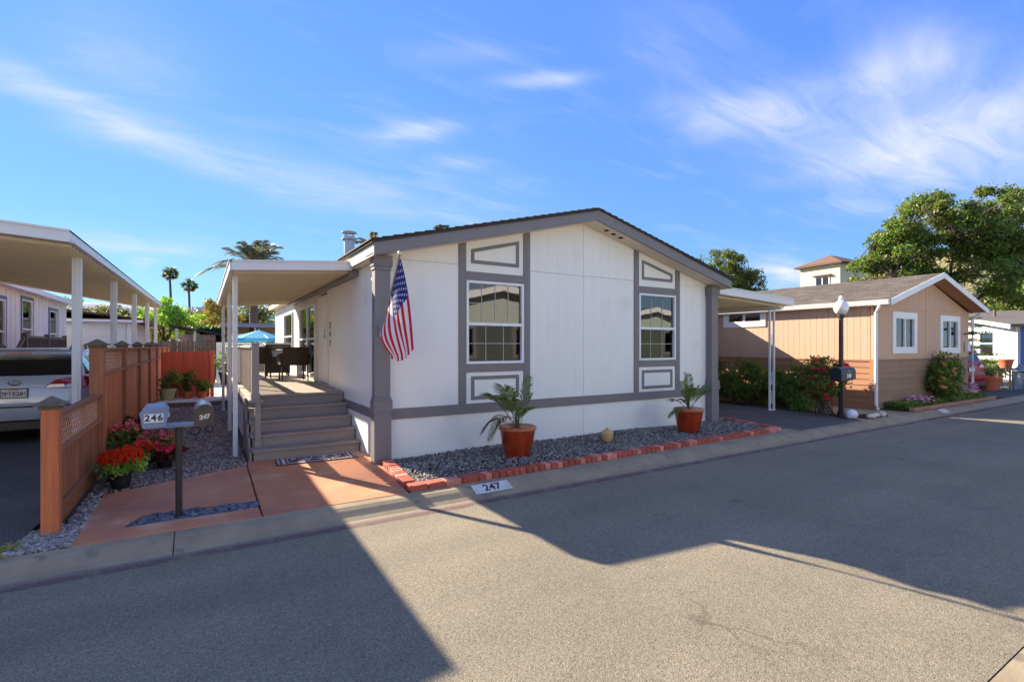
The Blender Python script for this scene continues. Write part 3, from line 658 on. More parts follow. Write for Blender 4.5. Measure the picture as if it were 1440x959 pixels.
DZ = .83
dk = thing('porch_deck', 'taupe painted timber porch with four wide steps and a slatted railing', 'porch', (1.3, 7.8, 0))
SX0, SX1 = .575, 2.03
ys = [7.70, 7.96, 8.22, 8.48, 8.74]; zs = [.165, .33, .495, .66, DZ]
for i in range(5):
    z0 = 0 if i == 0 else zs[i-1]-.02
    part('riser', MB().box(SX0+.02, SX1-.002, ys[i]+.03, ys[i]+.05, z0, zs[i]-.036), DECK, dk, bevel=.002)
    if i < 4: part('tread', MB().box(SX0, SX1, ys[i], ys[i+1]+.03, zs[i]-.035, zs[i]), DECK, dk, bevel=.006, seg=2)
for s_ in (SX0, ):
    q = MB()
    for i in range(4): q.box(s_-.03, s_-.002, ys[i]+.02, ys[i+1]+.02, 0, zs[i]-.038)
    q.box(s_-.03, s_-.002, ys[4]+.02, ys[4]+.3, 0, DZ-.04); part('stringer', q, DECK, dk)
y = ys[4]; n = 0
while y < 17.1:                                       # floor boards run across the porch
    part('deck_board', MB().box(SX0, SX1, y, y+.137, DZ-.036, DZ+.0005*(n % 3)), DECK if n == 0 else DECKFLOOR, dk, bevel=.003); y += .142; n += 1
part('rim_joist', MB().box(SX0+.0, SX0+.035, ys[4]+.05, 17.1, DZ-.24, DZ-.04), DECK, dk)
q = MB(); y = ys[4]+.2
while y < 17: q.box(SX0+.02, SX0+.04, y, y+.14, .02, DZ-.24); y += .15
part('skirting', q, WHITE, dk, stuff=True)
NX = .635
def newel(x, y, z0, z1, w=.09):
    q = MB(); q.box(x-w/2, x+w/2, y-w/2, y+w/2, z0, z1); q.box(x-w/2-.012, x+w/2+.012, y-w/2-.012, y+w/2+.012, z1, z1+.02); q.box(x-w/2-.008, x+w/2+.008, y-w/2-.008, y+w/2+.008, z0, z0+.1)
    part('newel_post', q, DECK, dk, bevel=.004)
newel(NX+.03, 7.97, .166, .80, .075); newel(NX, 7.97, .835, 1.62); part('ledge', MB().box(NX-.075, NX+.1, 7.9, ys[4]-.002, .80, .833), DECK, dk, bevel=.004); newel(NX, 11.4, DZ+.002, 1.6); newel(NX, 14.2, DZ+.002, 1.6); newel(NX, 17.0, DZ+.002, 1.6)
part('hand_rail', MB().box(NX-.06, NX+.06, 8.02, 17.0, 1.56, 1.595), DECK, dk, bevel=.004); part('bottom_rail', MB().box(NX-.02, NX+.02, 8.02, 17.0, .92, .985), DECK, dk)
part('top_rail', MB().box(NX-.02, NX+.02, 8.02, 17.0, 1.49, 1.555), DECK, dk)
bal = None; y = 8.12
while y < 16.95:
    if bal is None: bal = MB().box(NX-.038, NX-.024, -.02, .02, .90, 1.56).mesh('baluster', DECK, BASE[dk] and (BASE[dk][0], 0, 0))
    o = link('baluster', bal, dk); o.location.y = y-BASE[dk][1]; y += .145
q = MB()                                              # lattice screen at the far end of the porch
part('end_rail', MB().box(NX+.05, SX1, 16.98, 17.03, 1.52, 1.58).box(NX+.05, SX1, 16.98, 17.03, 1.2, 1.24), DECK, dk)
for k in range(-4, 18):
    for s_ in (1, -1):
        x0 = NX+.05+k*.09; pts = []
        for t in (0, 1): pts.append((x0+t*.28 if s_ > 0 else x0+.28-t*.28, 17.0+.008*s_, 1.24+t*.28))
        if min(p[0] for p in pts) > NX and max(p[0] for p in pts) < SX1: q.bar(pts[0], pts[1], .018, .008, (0, 1, 0))
part('lattice', q, REDWOOD_OLD, dk, stuff=True)
part('back_panel', MB().box(NX+.05, SX1, 16.99, 17.02, DZ, 1.2), DECK, dk)

def wicker_chair(x, y, rz, label):
    t = thing('wicker_chair', label, 'chair', (x, y, DZ+.003), 'dark wicker chairs on the porch', True, rz)
    part('seat', MB().box(-.25, .25, -.25, .27, .34, .42), WICKER, t, bevel=.02, seg=2)
    part('backrest', MB().grid(lambda u, v: (-.26+.52*u, -.25-.09*v-.03*math.sin(PI*u), .36+.36*v), 8, 6).grid(lambda u, v: (.26-.52*u, -.29-.09*v-.03*math.sin(PI*u), .36+.36*v), 8, 6).bar((-.26, -.36, .72), (.26, -.36, .72), .06, .03), WICKER, t)
    for s_ in (-1, 1):
        part('arm_rest', MB().bar((s_*.27, -.28, .58), (s_*.27, .25, .56), .06, .035).box(s_*.27-.025, s_*.27+.025, -.27, .26, .36, .56), WICKER, t)
        part('leg', MB().tube([(s_*.25, .23, .36), (s_*.25, .25, 0)], .017, 6), BLACKMETAL, t); part('leg', MB().tube([(s_*.25, -.23, .36), (s_*.26, -.27, 0)], .017, 6), BLACKMETAL, t)
    return t
wicker_chair(1.70, 11.95, 0, 'dark wicker chair beside the house door, its back to the steps')
wicker_chair(1.08, 13.3, .1, 'dark wicker chair by the porch railing, farther back than the one at the door')
gr = thing('gas_grill', 'black and steel gas grill behind the wicker chairs against the house wall', 'grill', (1.62, 14.1, DZ+.003), local=True)
part('cabinet', MB().box(-.28, .28, -.22, .22, .08, .6), BLACKMETAL, gr, bevel=.01); part('control_panel', MB().prism([(-.3, -.26, .5), (-.3, -.26, .62), (-.3, -.2, .66), (-.3, -.2, .48)], (.6, 0, 0)), STEEL, gr)
part('lid', MB().prism([(-.3, -.24, .67), (-.3, .24, .67), (-.3, .2, .8), (-.3, .0, .84), (-.3, -.18, .79)], (.6, 0, 0)), BLACKMETAL, gr, bevel=.012)
for s_ in (-1, 1): part('side_shelf', MB().box(min(s_*.31, s_*.55), max(s_*.31, s_*.55), -.2, .2, .62, .65), BLACKMETAL, gr)
for i in range(4): part('knob', MB().tube([(-.2+i*.133, -.27, .57), (-.2+i*.133, -.31, .575)], .022, 10), STEEL, gr)
part('handle', MB().tube([(-.22, -.26, .73), (.22, -.26, .73)], .012, 6), STEEL, gr)
for x in (-.25, .25): part('leg', MB().box(x-.02, x+.02, -.2, -.16, 0, .08).box(x-.02, x+.02, .16, .2, 0, .08), BLACKMETAL, gr)

# doormat with a striped border and a dark worn ornament
dm = thing('doormat', 'grey doormat with striped ends and dark ornament lying before the porch steps', 'doormat', (1.37, 7.45, .012), local=True, rz=-.045)
MATB = mat('mat_fabric', S(168, 148, 146), .95, S(140, 122, 122), 40, bump=.5, bs=150); MATD = mat('mat_dark', S(52, 42, 56), .95, S(90, 78, 86), 20, bump=.4, bs=150); MATL = mat('mat_light', S(206, 194, 196), .95)
part('mat_base', MB().box(-.53, .53, -.2, .2, 0, .012), MATD, dm, bevel=.004); part('mat_field', MB().box(-.515, .515, -.185, .185, .0125, .0145), MATB, dm)
for s_ in (-1, 1):
    for k, (w, m_) in enumerate(((.02, MATD), (.02, MATL), (.016, MATD))): part('stripe', MB().box(s_*(.47-k*.034)-w/2, s_*(.47-k*.034)+w/2, -.18, .18, .015, .0165), m_, dm)
q = MB(); q.box(-.37, .37, -.12, .12, .015, .0165); part('mat_panel', q, MATD, dm)
q = MB(); r = random.Random(3)
for i in range(46):
    x, y, a, l = r.uniform(-.34, .34), r.uniform(-.09, .09), r.uniform(0, PI), r.uniform(.02, .06)
    q.bar((x-l*math.cos(a), y-l*math.sin(a), .018), (x+l*math.cos(a), y+l*math.sin(a), .018+.0001*i), .014, .0015)
part('ornament', q, MATL, dm)

# ------------------------------------------------------------------ flag
flg = thing('flag', 'stars and stripes flag hanging from a leaning pole on the corner pilaster', 'flag', (2.05, 6.66, 1.72))
P0, P1 = Vector((2.05, 6.66, 1.80)), Vector((2.015, 5.85, 2.69))
part('flagpole', MB().tube([P0, P1], .0125, 8), mat('pole_wood', S(150, 140, 130), .4), flg, smooth=True)
part('finial', MB().lathe([(0, 0), (.022, .01), (.026, .03), (.015, .05), (0, .055)], P1-Vector((0, 0, .01)), 10), mat('gold_ball', S(214, 200, 160), .3, metal=.5), flg, smooth=True)
part('bracket', MB().box(2.02, 2.08, 6.67, 6.70, 1.72, 1.86).tube([P0+Vector((0, .03, -.05)), P0+(P1-P0)*.07], .018, 8), STEEL, flg)
FU = (P1-P0)
def cloth(u, v, off=0):
    """u across the hoist from the pole tip down, v along the fly, hanging in folds"""
    hp = P1-FU*(.03+.86*u)
    top = hp; l = 1.11-.64*u+.08*math.sin(PI*u)
    lean = Vector((.21*(1-u)+.05*u, .10*(1-u)-.12*u, 0))
    p = top+Vector((0, 0, -l*v))+lean*(v**.6)
    w = math.sin(u*13+v*2.5)*.02*min(1, v*2.2+.15)+math.sin(u*27+1-v*3)*.008*v
    p.x -= .11*math.sin(PI*min(1, v*1.1))*u
    p += Vector((w*.45, -abs(w)*.9-.02*v+off*-1, 0))
    return p
NU, NV = 78, 70
RED_, WHT_, BLU_ = mat('flag_red', S(200, 34, 46), .8, namt=.15, trans=.25), mat('flag_white', S(232, 226, 228), .8, namt=.05, trans=.25), mat('flag_blue', S(42, 52, 120), .8, namt=.15, trans=.2)
mb = MB().grid(lambda u, v: cloth(u, v), NU, NV); mb.m = []
for j in range(NV):
    for i in range(NU):
        u, v = (i+.5)/NU, (j+.5)/NV; st = int(u*13)
        mb.m.append(2 if (st < 7 and v < .4) else (0 if st % 2 == 0 else 1))
fl = part('flag_cloth', mb, [RED_, WHT_, BLU_], flg, smooth=True)
q = MB()
for side in (.004, -.004):
    for rr in range(9):
        for cc in range(6 if rr % 2 == 0 else 5):
            cu = (rr+1)/10*7/13; cv = .4*((2*cc+1 if rr % 2 == 0 else 2*cc+2)/12)
            pts = []
            for k in range(10):
                rad = (.026 if k % 2 == 0 else .011); a = k*PI/5
                pts.append(cloth(min(1, max(0, cu-rad*math.cos(a)/1.0)), max(0, cv+rad*math.sin(a)/1.5), side))
            c = cloth(cu, cv, side); q.add([c]+pts, [(0, k+1, (k+1) % 10+1) for k in range(10)])
part('stars', q, WHT_, fl)

# ------------------------------------------------------------------ brick edging
be = thing('brick_edging', 'low row of red and pale bricks edging the gravel bed beneath the facade', 'brick edging', (5.5, 5.35, 0))
bv = {}
def brick(x, y, ang, w, d, h, pale):
    key = (round(w, 3), round(d, 2), pale)
    if key not in bv: bv[key] = MB().box(-w/2, w/2, -d/2, d/2, 0, h).mesh('brick', BRICK_PALE if pale else BRICK, bevel=.007)
    o = link('brick', bv[key], be); o.location = (x-BASE[be][0], y-BASE[be][1], rnd.uniform(-.006, .006)); o.rotation_euler = (rnd.uniform(-.03, .03), rnd.uniform(-.03, .03), ang+rnd.uniform(-.025, .025))
def brick_run(a, b, pitch, w, d, h=.072, stretch=0):
    a, b = Vector(a), Vector(b); L_ = (b-a).length; u = (b-a)/L_; ang = math.atan2(u.y, u.x); s_ = 0; i = 0
    while s_ < L_-.04:
        ww = .21 if i < stretch else w
        c = a+u*(s_+ww/2); brick(c.x, c.y, ang, ww-.012, d, h, rnd.random() < .2); s_ += ww; i += 1
brick_run((1.93, 5.325), (9.22, 5.46), .1, .098, .15, stretch=4)
brick_run((1.99, 5.44), (2.11, 6.68), .1, .105, .14); brick_run((9.24, 5.58), (9.46, 6.86), .1, .105, .14)

# ------------------------------------------------------------------ potted palms, jar, kerb number
def frond(mb, base, az_, l, rise, droop, nl=16, ll=.2, lw=.014, twist=0, bare=.25):
    """a feather frond: a bent midrib with leaflets either side"""
    b = Vector(base); h = Vector((math.cos(az_), math.sin(az_), 0)); pts = []
    for i in range(nl+1):
        t = i/nl; pts.append(b+h*(l*(t-.12*t*t))*math.cos(rise)+Vector((0, 0, l*t*math.sin(rise)-droop*l*t*t)))
    mb.tube(pts, [max(.002, lw*.55*(1-.75*i/nl)) for i in range(nl+1)], 5)
    sd = Vector((-h.y, h.x, 0))
    for i in range(int(nl*bare), nl+1):
        t = i/nl; d = (pts[min(i+1, nl)]-pts[i-1]).normalized(); L_ = ll*math.sin(PI*min(.97, max(.08, .12+.83*(t-bare)/(1-bare)+.02)))**.6
        for s_ in (-1, 1):
            dr_ = (sd*s_*.85+d*.75+Vector((0, 0, .22-.55*t*droop+rnd.uniform(-.12, .12)))).normalized(); p = pts[i]+d*rnd.uniform(-.01, .01)
            tip = p+dr_*L_+Vector((0, 0, -.25*L_*L_/ll)); mid = p+dr_*L_*.45+Vector((0, 0, .02*L_)); w = d*lw
            mb.add([p-w*.3, mid-w, tip, mid+w, p+w*.3], [(0, 1, 3, 4), (1, 2, 3)])
def pot_palm(name, x, y, label, spec, s=1.0):
    t = thing(name, label, 'potted plant', (x, y, .035), 'glazed pots of palm in the gravel bed', True)
    part('pot', MB().lathe([(.165*s, 0), (.178*s, .02), (.222*s, .2), (.247*s, .34), (.252*s, .385), (.262*s, .39), (.265*s, .42), (.252*s, .432), (.24*s, .425), (.236*s, .39)], n=40), GLAZE, t, smooth=True)
    part('pot_rim', MB().lathe([(.253*s, .386), (.2665*s, .389), (.2695*s, .405), (.2665*s, .424), (.25*s, .4345), (.238*s, .427)], n=40), mat('worn_rim_glaze', S(196, 110, 66), .3, S(150, 66, 36), 9, namt=.8, coat=.4), t, smooth=True)
    part('pot_lining', MB().lathe([(.236*s, .395), (.225*s, .33), (.0, .335)], n=32), GLAZE_IN, t, smooth=True)
    part('potting_soil', MB().lathe([(.226*s, .335), (.12*s, .35), (0, .355)], n=24), SOIL, t, smooth=True)
    for (az_, l, rise, droop, ll, dead) in spec:
        q = MB(); z0 = .345
        frond(q, (rnd.uniform(-.03, .03), rnd.uniform(-.03, .03), z0), az_, l, rise, droop, 34, ll, .0095, bare=.36)
        part('frond', q, LEAF_BROWN if dead else LEAF_PALM, t)
    for i in range(3): part('stem', MB().tube([(.02*i-.02, .015*(i % 2), .34), (.025*i-.03, .01, .62)], [.014, .008], 6), LEAF_OLIVE, t)
    return t
pot_palm('potted_palm', 3.79, 6.02, 'red glazed pot with a palm leaning left under the left front window',
         [(PI+.1, 1.05, 1.05, .36, .34, 0), (PI-.35, 1.0, 1.15, .4, .32, 0), (PI+.6, .9, 1.2, .4, .28, 0), (.1, .95, 1.3, .16, .22, 0), (-.5, .8, 1.3, .3, .2, 0), (PI+.3, .95, .95, .62, .22, 1), (PI-.1, .85, .95, .9, .2, 0), (1.6, .85, 1.35, .3, .24, 0), (PI+.25, 1.0, 1.25, .3, .32, 0), (PI-.7, .9, .85, .75, .26, 1), (.6, .75, 1.1, .5, .18, 0), (-1.3, .7, 1.2, .45, .2, 0)])
pot_palm('potted_palm', 7.53, 6.12, 'red glazed pot with a bushy upright palm near the right corner of the facade',
         [(a, l, r_, d, .15, 0) for a, l, r_, d in ((0, .95, .95, .3), (.5, .76, 1.2, .3), (1.3, .72, 1.3, .2), (2.2, .7, 1.35, .25), (2.9, .74, .95, .5), (3.5, .66, 1.1, .5), (4.2, .7, 1.25, .3), (5.1, .66, 1.3, .2), (5.8, .76, 1.05, .35), (1.9, .8, 1.45, .08), (3.9, .78, 1.45, .1), (3.1, .62, .7, .6), (2.6, .5, .6, .7))])
jr = thing('garden_jar', 'small tan clay jar with a lid standing in the gravel below the facade', 'jar', (5.62, 6.18, .04), local=True)
part('jar_body', MB().lathe([(.06, 0), (.085, .05), (.098, .11), (.09, .13), (0, .13)], n=20), mat('tan_clay', S(206, 170, 110), .7, S(170, 136, 84), 12), jr, smooth=True)
part('lid', MB().lathe([(.102, .128), (.09, .16), (.05, .195), (.015, .205), (.02, .22), (0, .23)], n=20), MATS['tan_clay'], jr, smooth=True)
kn = thing('kerb_number', 'white painted number plate 247 on the kerb face in front of the bricks', 'house number', (2.83, 5.0, ROADZ), local=True, rz=0)
KM = Fr((0, 0, 0), (1, 0, 0), (0, -1, 0))
k0, k1 = Vector((0, -.03, .024)), Vector((0, .115, .088))
up_ = (k1-k0).normalized(); nn_ = Vector((1, 0, 0)).cross(up_)
part('painted_plate', MB().prism([Vector((-.24, 0, 0))+k0+nn_*.004, Vector((.24, 0, 0))+k0+nn_*.004, Vector((.24, 0, 0))+k1+nn_*.004, Vector((-.24, 0, 0))+k1+nn_*.004], nn_*.002), mat('kerb_white', S(214, 212, 208), .7, S(170, 168, 160), 9, namt=.7), kn)
lettering('number', '247', .15, BLACKMETAL, kn, (k0+k1)/2+nn_*.0066, (1, 0, 0), up_, .0008, .004)

# ================================================================== FENCE
FX = -1.1
fe = thing('redwood_fence', 'redwood fence with lattice top and capped posts between the driveway and gravel', 'fence', (FX, 8, 0))
def fpost(y, z1, w=.118, m=REDWOOD_OLD, x=FX):
    p = part('fence_post', MB().box(x-w/2, x+w/2, y-w/2, y+w/2, -.05, z1), m, fe, bevel=.006)
    c = w/2+.04; q = MB().box(x-c, x+c, y-c, y+c, z1, z1+.022); q.add([(x-c+.01, y-c+.01, z1+.022), (x+c-.01, y-c+.01, z1+.022), (x+c-.01, y+c-.01, z1+.022), (x-c+.01, y+c-.01, z1+.022), (x, y, z1+.085)], [(0, 1, 4), (1, 2, 4), (2, 3, 4), (3, 0, 4)])
    q.box(x-w/2-.012, x+w/2+.012, y-w/2-.012, y+w/2+.012, z1-.03, z1); part('post_cap', q, GREYWOOD, p, bevel=.003)
def fpanel(y0, y1, zb, zl, zt, m):
    part('rail', MB().box(FX-.03, FX+.045, y0, y1, zt-.035, zt), REDWOOD_OLD, fe, bevel=.004); part('rail', MB().box(FX-.03, FX+.045, y0, y1, zl-.02, zl+.02), REDWOOD_OLD, fe, bevel=.004)
    part('rail', MB().box(FX-.03, FX+.045, y0, y1, zb+.12, zb+.16), REDWOOD_OLD, fe, bevel=.004); part('kickboard', MB().box(FX-.012, FX+.022, y0, y1, zb-.05, zb+.118), m, fe, bevel=.004)
    n = max(1, round((y1-y0)/.145)); w = (y1-y0)/n
    for i in range(n): part('fence_board', MB().box(FX-.010+rnd.uniform(-.004, .004), FX+.010, y0+i*w+.002, y0+(i+1)*w-.002, zb+.162, zl-.022), m, fe, bevel=.003)
    q = MB(); h = zt-.037-zl-.022; st = .10; k = -int(h/st)-1
    while y0+k*st < y1:
        for s_ in (1, -1):
            a0, z0, a1, z1 = (y0+k*st, zl+.022, y0+k*st+h, zt-.037) if s_ > 0 else (y0+k*st, zt-.037, y0+k*st+h, zl+.022)
            sl = (z1-z0)/(a1-a0)
            if a0 < y0: z0 += sl*(y0-a0); a0 = y0
            if a1 > y1: z1 += sl*(y1-a1); a1 = y1
            if a1-a0 > .02: q.bar((FX+.006*s_, a0, z0), (FX+.006*s_, a1, z1), .007, .015, (0, 0, 1))
        k += 1
    part('lattice', q, mat('lattice_wood', S(206, 150, 112), .75, S(160, 110, 82), 3), fe, stuff=True)
fpost(5.72, 1.09, m=REDWOOD)
PY = [7.93, 10.15, 12.4, 14.65, 16.9, 19.15, 21.4, 23.7]
for i, y in enumerate(PY): fpost(y, 1.60, .115 if i else .14)
fpanel(5.79, 7.86, .05, .68, 1.01, REDWOOD_OLD)
for a, b in zip(PY, PY[1:]): fpanel(a+.06, b-.06, .03, 1.235, 1.57, REDWOOD)

rs = thing('redwood_screen', 'short red stained board screen closing the far end of the gravel strip', 'fence', (-.4, 17.5, 0))
n = 9
for i in range(n): part('fence_board', MB().box(-1.02+i*.134, -1.02+i*.134+.13, 17.62+.006*(i % 2), 17.64+.006*(i % 2), .08, 1.42), REDSTAIN, rs, bevel=.003)
part('fence_post', MB().box(.19, .29, 17.58, 17.68, .0, 1.46), REDSTAIN, rs, bevel=.005); part('rail', MB().box(-1.02, .19, 17.65, 17.69, .4, .48), REDSTAIN, rs); part('rail', MB().box(-1.02, .19, 17.65, 17.69, 1.2, 1.28), REDSTAIN, rs)
bf = thing('board_fence', 'old grey brown board fence behind the red screen', 'fence', (-.6, 24.2, 0))
for i in range(15): part('fence_board', MB().box(-1.75+i*.148, -1.75+i*.148+.13, 24.2+.02*(i % 2), 24.225+.02*(i % 2), 0, 1.78+.012*(i % 3)), GREYWOOD, bf, bevel=.003)
part('rail', MB().box(-1.75, .45, 24.15, 24.19, 1.5, 1.58), GREYWOOD, bf); part('rail', MB().box(-1.75, .45, 24.15, 24.19, .3, .38), GREYWOOD, bf)
wf = thing('white_fence', 'white board fence panel beside the old grey fence at the back', 'fence', (.9, 24.2, 0))
for i in range(12): part('fence_board', MB().box(.48+i*.15, .48+i*.15+.14, 24.22, 24.245, 0, 1.74), WHITE, wf, bevel=.003)
part('rail', MB().box(.48, 2.28, 24.25, 24.29, 1.4, 1.48), WHITE, wf)

# ================================================================== MAILBOXES
ms = thing('mailbox_post', 'black metal post with a blue grey shelf and scrollwork carrying two mailboxes', 'post', (-.19, 5.66, 0))
part('pole', MB().tube([(-.19, 5.66, -.05), (-.19, 5.66, .845)], .028, 10), BLACKMETAL, ms, smooth=True)
BLUEP = mat('blue_grey_paint', S(132, 140, 164), .45, S(108, 116, 138), 6)
part('shelf', MB().box(-.45, .09, 5.58, 5.74, .845, .872), BLUEP, ms, bevel=.004)
for s_ in (-1, 1):
    pts = [(-.19+s_*(.13+.048*math.cos(a)*(1-a/22)), 5.66, .79+.046*math.sin(a)*(1-a/22)) for a in [i*.35 for i in range(22)]]
    part('scroll', MB().tube(pts, .006, 5), BLACKMETAL, ms)
    part('scroll', MB().tube([(-.19+s_*(.245+.03*math.cos(a)), 5.66, .80+.03*math.sin(a)) for a in [i*.4 for i in range(17)]], .005, 5), BLACKMETAL, ms)
m1 = thing('mailbox', 'blue grey mailbox with slanted sides and a white 246 plate, left on the post', 'mailbox', (-.37, 5.64, .873), 'mailboxes on the black post', True, .03)
part('mailbox_body', MB().prism([(-.082, -.19, 0), (.082, -.19, 0), (.104, -.19, .135), (.072, -.19, .178), (-.072, -.19, .178), (-.104, -.19, .135)], (0, .44, 0)), BLUEP, m1, bevel=.008, seg=2)
part('door', MB().prism([(-.084, -.206, -.002), (.084, -.206, -.002), (.107, -.206, .136), (.074, -.206, .182), (-.074, -.206, .182), (-.107, -.206, .136)], (0, .016, 0)), BLUEP, m1, bevel=.004)
for i, c_ in enumerate('246'):
    x = -.05+i*.047; part('number_plate', MB().box(x-.0235, x+.0235, -.2085, -.206, .05, .125), mat('plate_white', S(226, 226, 222), .5), m1); lettering('number', c_, .078, BLACKMETAL, m1, (x, -.2087, .088), (1, 0, 0), (0, 0, 1), .0008, .0025)
part('latch', MB().box(.1, .112, -.2, -.17, .09, .13), STEEL, m1)
m2 = thing('mailbox', 'dark arched metal mailbox numbered 247 with silver top, right on the post', 'mailbox', (.01, 5.64, .873), 'mailboxes on the black post', True, .03)
arch = [(-.078, 0), (.078, 0)]+[(.078*math.cos(a), .108+.078*math.sin(a)) for a in [PI*i/14 for i in range(15)]]
part('mailbox_body', MB().prism([(x, -.2, z) for x, z in arch], (0, .46, 0)), mat('silver_tin', (.5, .5, .5), .35, (.3, .3, .3), 8, metal=.8), m2, smooth=True)
part('door', MB().prism([(x*1.04, -.215, z*1.02-.002) for x, z in arch], (0, .014, 0)), mat('bronze_tin', S(88, 76, 66), .4, S(60, 52, 46), 9, metal=.5), m2, bevel=.003)
lettering('number', '247', .055, mat('number_silver', S(210, 205, 198), .4), m2, (0, -.2155, .072), (1, 0, .12), (0, 0, 1), .0012, .003)
part('mailbox_flag', MB().box(.083, .089, -.1, -.08, .08, .2).box(.083, .089, -.1, -.03, .16, .2), BLACKMETAL, m2)

# ================================================================== PLANTS: generators
def leaf_mesh(name, centers, radii, per, size, m, flat=.8, shell=.45, seed=1, aspect=.5, upbias=.4, mi=None):
    """many small folded leaf faces scattered through clumps"""
    g = np.random.default_rng(seed); C = np.repeat(np.asarray(centers, float), per, 0); Rr = np.repeat(np.asarray(radii, float), per); n = len(C)
    d = g.normal(size=(n, 3)); d /= np.linalg.norm(d, axis=1, keepdims=True); rad = g.uniform(shell**3, 1, n)**(1/3)*g.uniform(.75, 1.1, n)
    off = d*rad[:, None]*Rr[:, None]; off[:, 2] *= flat; P = C+off
    a = g.normal(size=(n, 3))+d*.5; a[:, 2] += -.15; a /= np.linalg.norm(a, axis=1, keepdims=True)
    nb = g.normal(size=(n, 3))*.8+d*.7; nb[:, 2] += upbias; b = np.cross(nb, a); b /= np.linalg.norm(b, axis=1, keepdims=True)+1e-9
    s = size*g.uniform(.6, 1.3, (n, 1)); nrm = np.cross(a, b)
    v = np.stack([P-a*s*.5, P+b*s*aspect*.5+nrm*s*.08, P+a*s*.5, P-b*s*aspect*.5+nrm*s*.08], 1).reshape(-1, 3)
    f = np.arange(4*n).reshape(n, 4)
    return np_mesh(name, v, f, m)
def blob_points(r, c, rad, n, fill=.35):
    out = []
    while len(out) < n:
        x, y, z = r.uniform(-1, 1), r.uniform(-1, 1), r.uniform(-1, 1); d = math.sqrt(x*x+y*y+z*z)
        if fill < d < 1: out.append((c[0]+x*rad[0], c[1]+y*rad[1], c[2]+z*rad[2]))
    return out
def tree(name, label, x, y, trunk_h, blobs, n, clump, per, leaf, m, seed, group=None, tr=.25, lean=(0, 0), m2=None, cat='tree'):
    r = random.Random(seed); t = thing(name, label, cat, (x, y, 0), group); top = Vector((x+lean[0], y+lean[1], trunk_h))
    q = MB(); q.tube([(x, y, -.3), (x+lean[0]*.3, y+lean[1]*.3, trunk_h*.45), top], [tr*1.25, tr, tr*.75], 9); pts = []
    for (c, rad, k) in blobs: pts += blob_points(r, c, rad, max(2, int(n*k)))
    mains = r.sample(pts, min(9, len(pts))); nodes = []
    for p in mains:
        p = Vector(p); mid = top.lerp(p, .5)+Vector((r.uniform(-.3, .3), r.uniform(-.3, .3), r.uniform(0, .5)))*tr*3
        q.tube([top-Vector((0, 0, .1)), mid, p], [tr*.5, tr*.3, tr*.1], 6); nodes += [mid, p]
    for p in pts:
        p = Vector(p); b = min(nodes, key=lambda k: (k-p).length); q.tube([b, b.lerp(p, .5)+Vector((0, 0, .12*(b-p).length*r.uniform(-.3, 1))), p], [tr*.16, tr*.1, tr*.04], 4, caps=False)
    part('trunk', q, BARK, t, smooth=True)
    off = Vector((x, y, 0)); rad = [clump*r.uniform(.6, 1.35) for _ in pts]
    h = len(pts) if not m2 else int(len(pts)*.65)
    link('crown', leaf_mesh('crown', [Vector(p)-off for p in pts[:h]] if not m2 else [Vector(p)-off for p in r.sample(pts, h)], rad[:h], per, leaf, m, .72, .3, seed), t)
    if m2: link('crown', leaf_mesh('crown', [Vector(p)-off for p in r.sample(pts, h)], rad[:h], per//2, leaf, m2, .72, .3, seed+1), t)
    return t
def bush(name, label, x, y, z, rad, n, clump, per, leaf, m, seed, group=None, cat='shrub', zc=None, stems=9, flat=.9):
    r = random.Random(seed); t = thing(name, label, cat, (x, y, z), group, True); zc = rad[2] if zc is None else zc
    pts = blob_points(r, (0, 0, zc), rad, n, .3)
    link('foliage', leaf_mesh('foliage', pts, [clump*r.uniform(.6, 1.3) for _ in pts], per, leaf, m, flat, .2, seed), t)
    q = MB()
    for p in r.sample(pts, min(stems, len(pts))): q.tube([(r.uniform(-.45, .45)*rad[0], r.uniform(-.45, .45)*rad[1], -.02), (p[0]*.4, p[1]*.4, p[2]*.55), p], [.014, .01, .005], 5)
    part('stem', q, BARK, t); return t, pts
def blossoms(t, pts, size, petals, m, seed, layers=1, name='flower', up=.6):
    """each flower is a ring of petals"""
    r = random.Random(seed); q = MB()
    for p in pts:
        p = Vector(p); n = Vector((r.gauss(0, .6), r.gauss(0, .6)-.35, up+abs(r.gauss(0, .4)))).normalized(); a = n.orthogonal().normalized(); b = n.cross(a); s = size*r.uniform(.7, 1.2)
        for k in range(layers):
            for i in range(petals):
                an = 2*PI*i/petals+k*.6; d = a*math.cos(an)+b*math.sin(an); e = n.cross(d); sk = s*(1-.28*k); lift = n*sk*(.12+.3*k)
                q.add([p+lift*.3, p+d*sk*.55+e*sk*.33+lift, p+d*sk+lift*1.2, p+d*sk*.55-e*sk*.33+lift], [(0, 1, 2, 3)])
    return part(name, q, m, t, stuff=True)
def pot(t, r0, r1, h, m, soil=True):
    part('pot', MB().lathe([(r0, 0), (r1*.97, h*.84), (r1*1.06, h*.85), (r1*1.08, h), (r1*.96, h), (r1*.93, h*.86), (0, h*.86)], n=24), m, t, smooth=True)

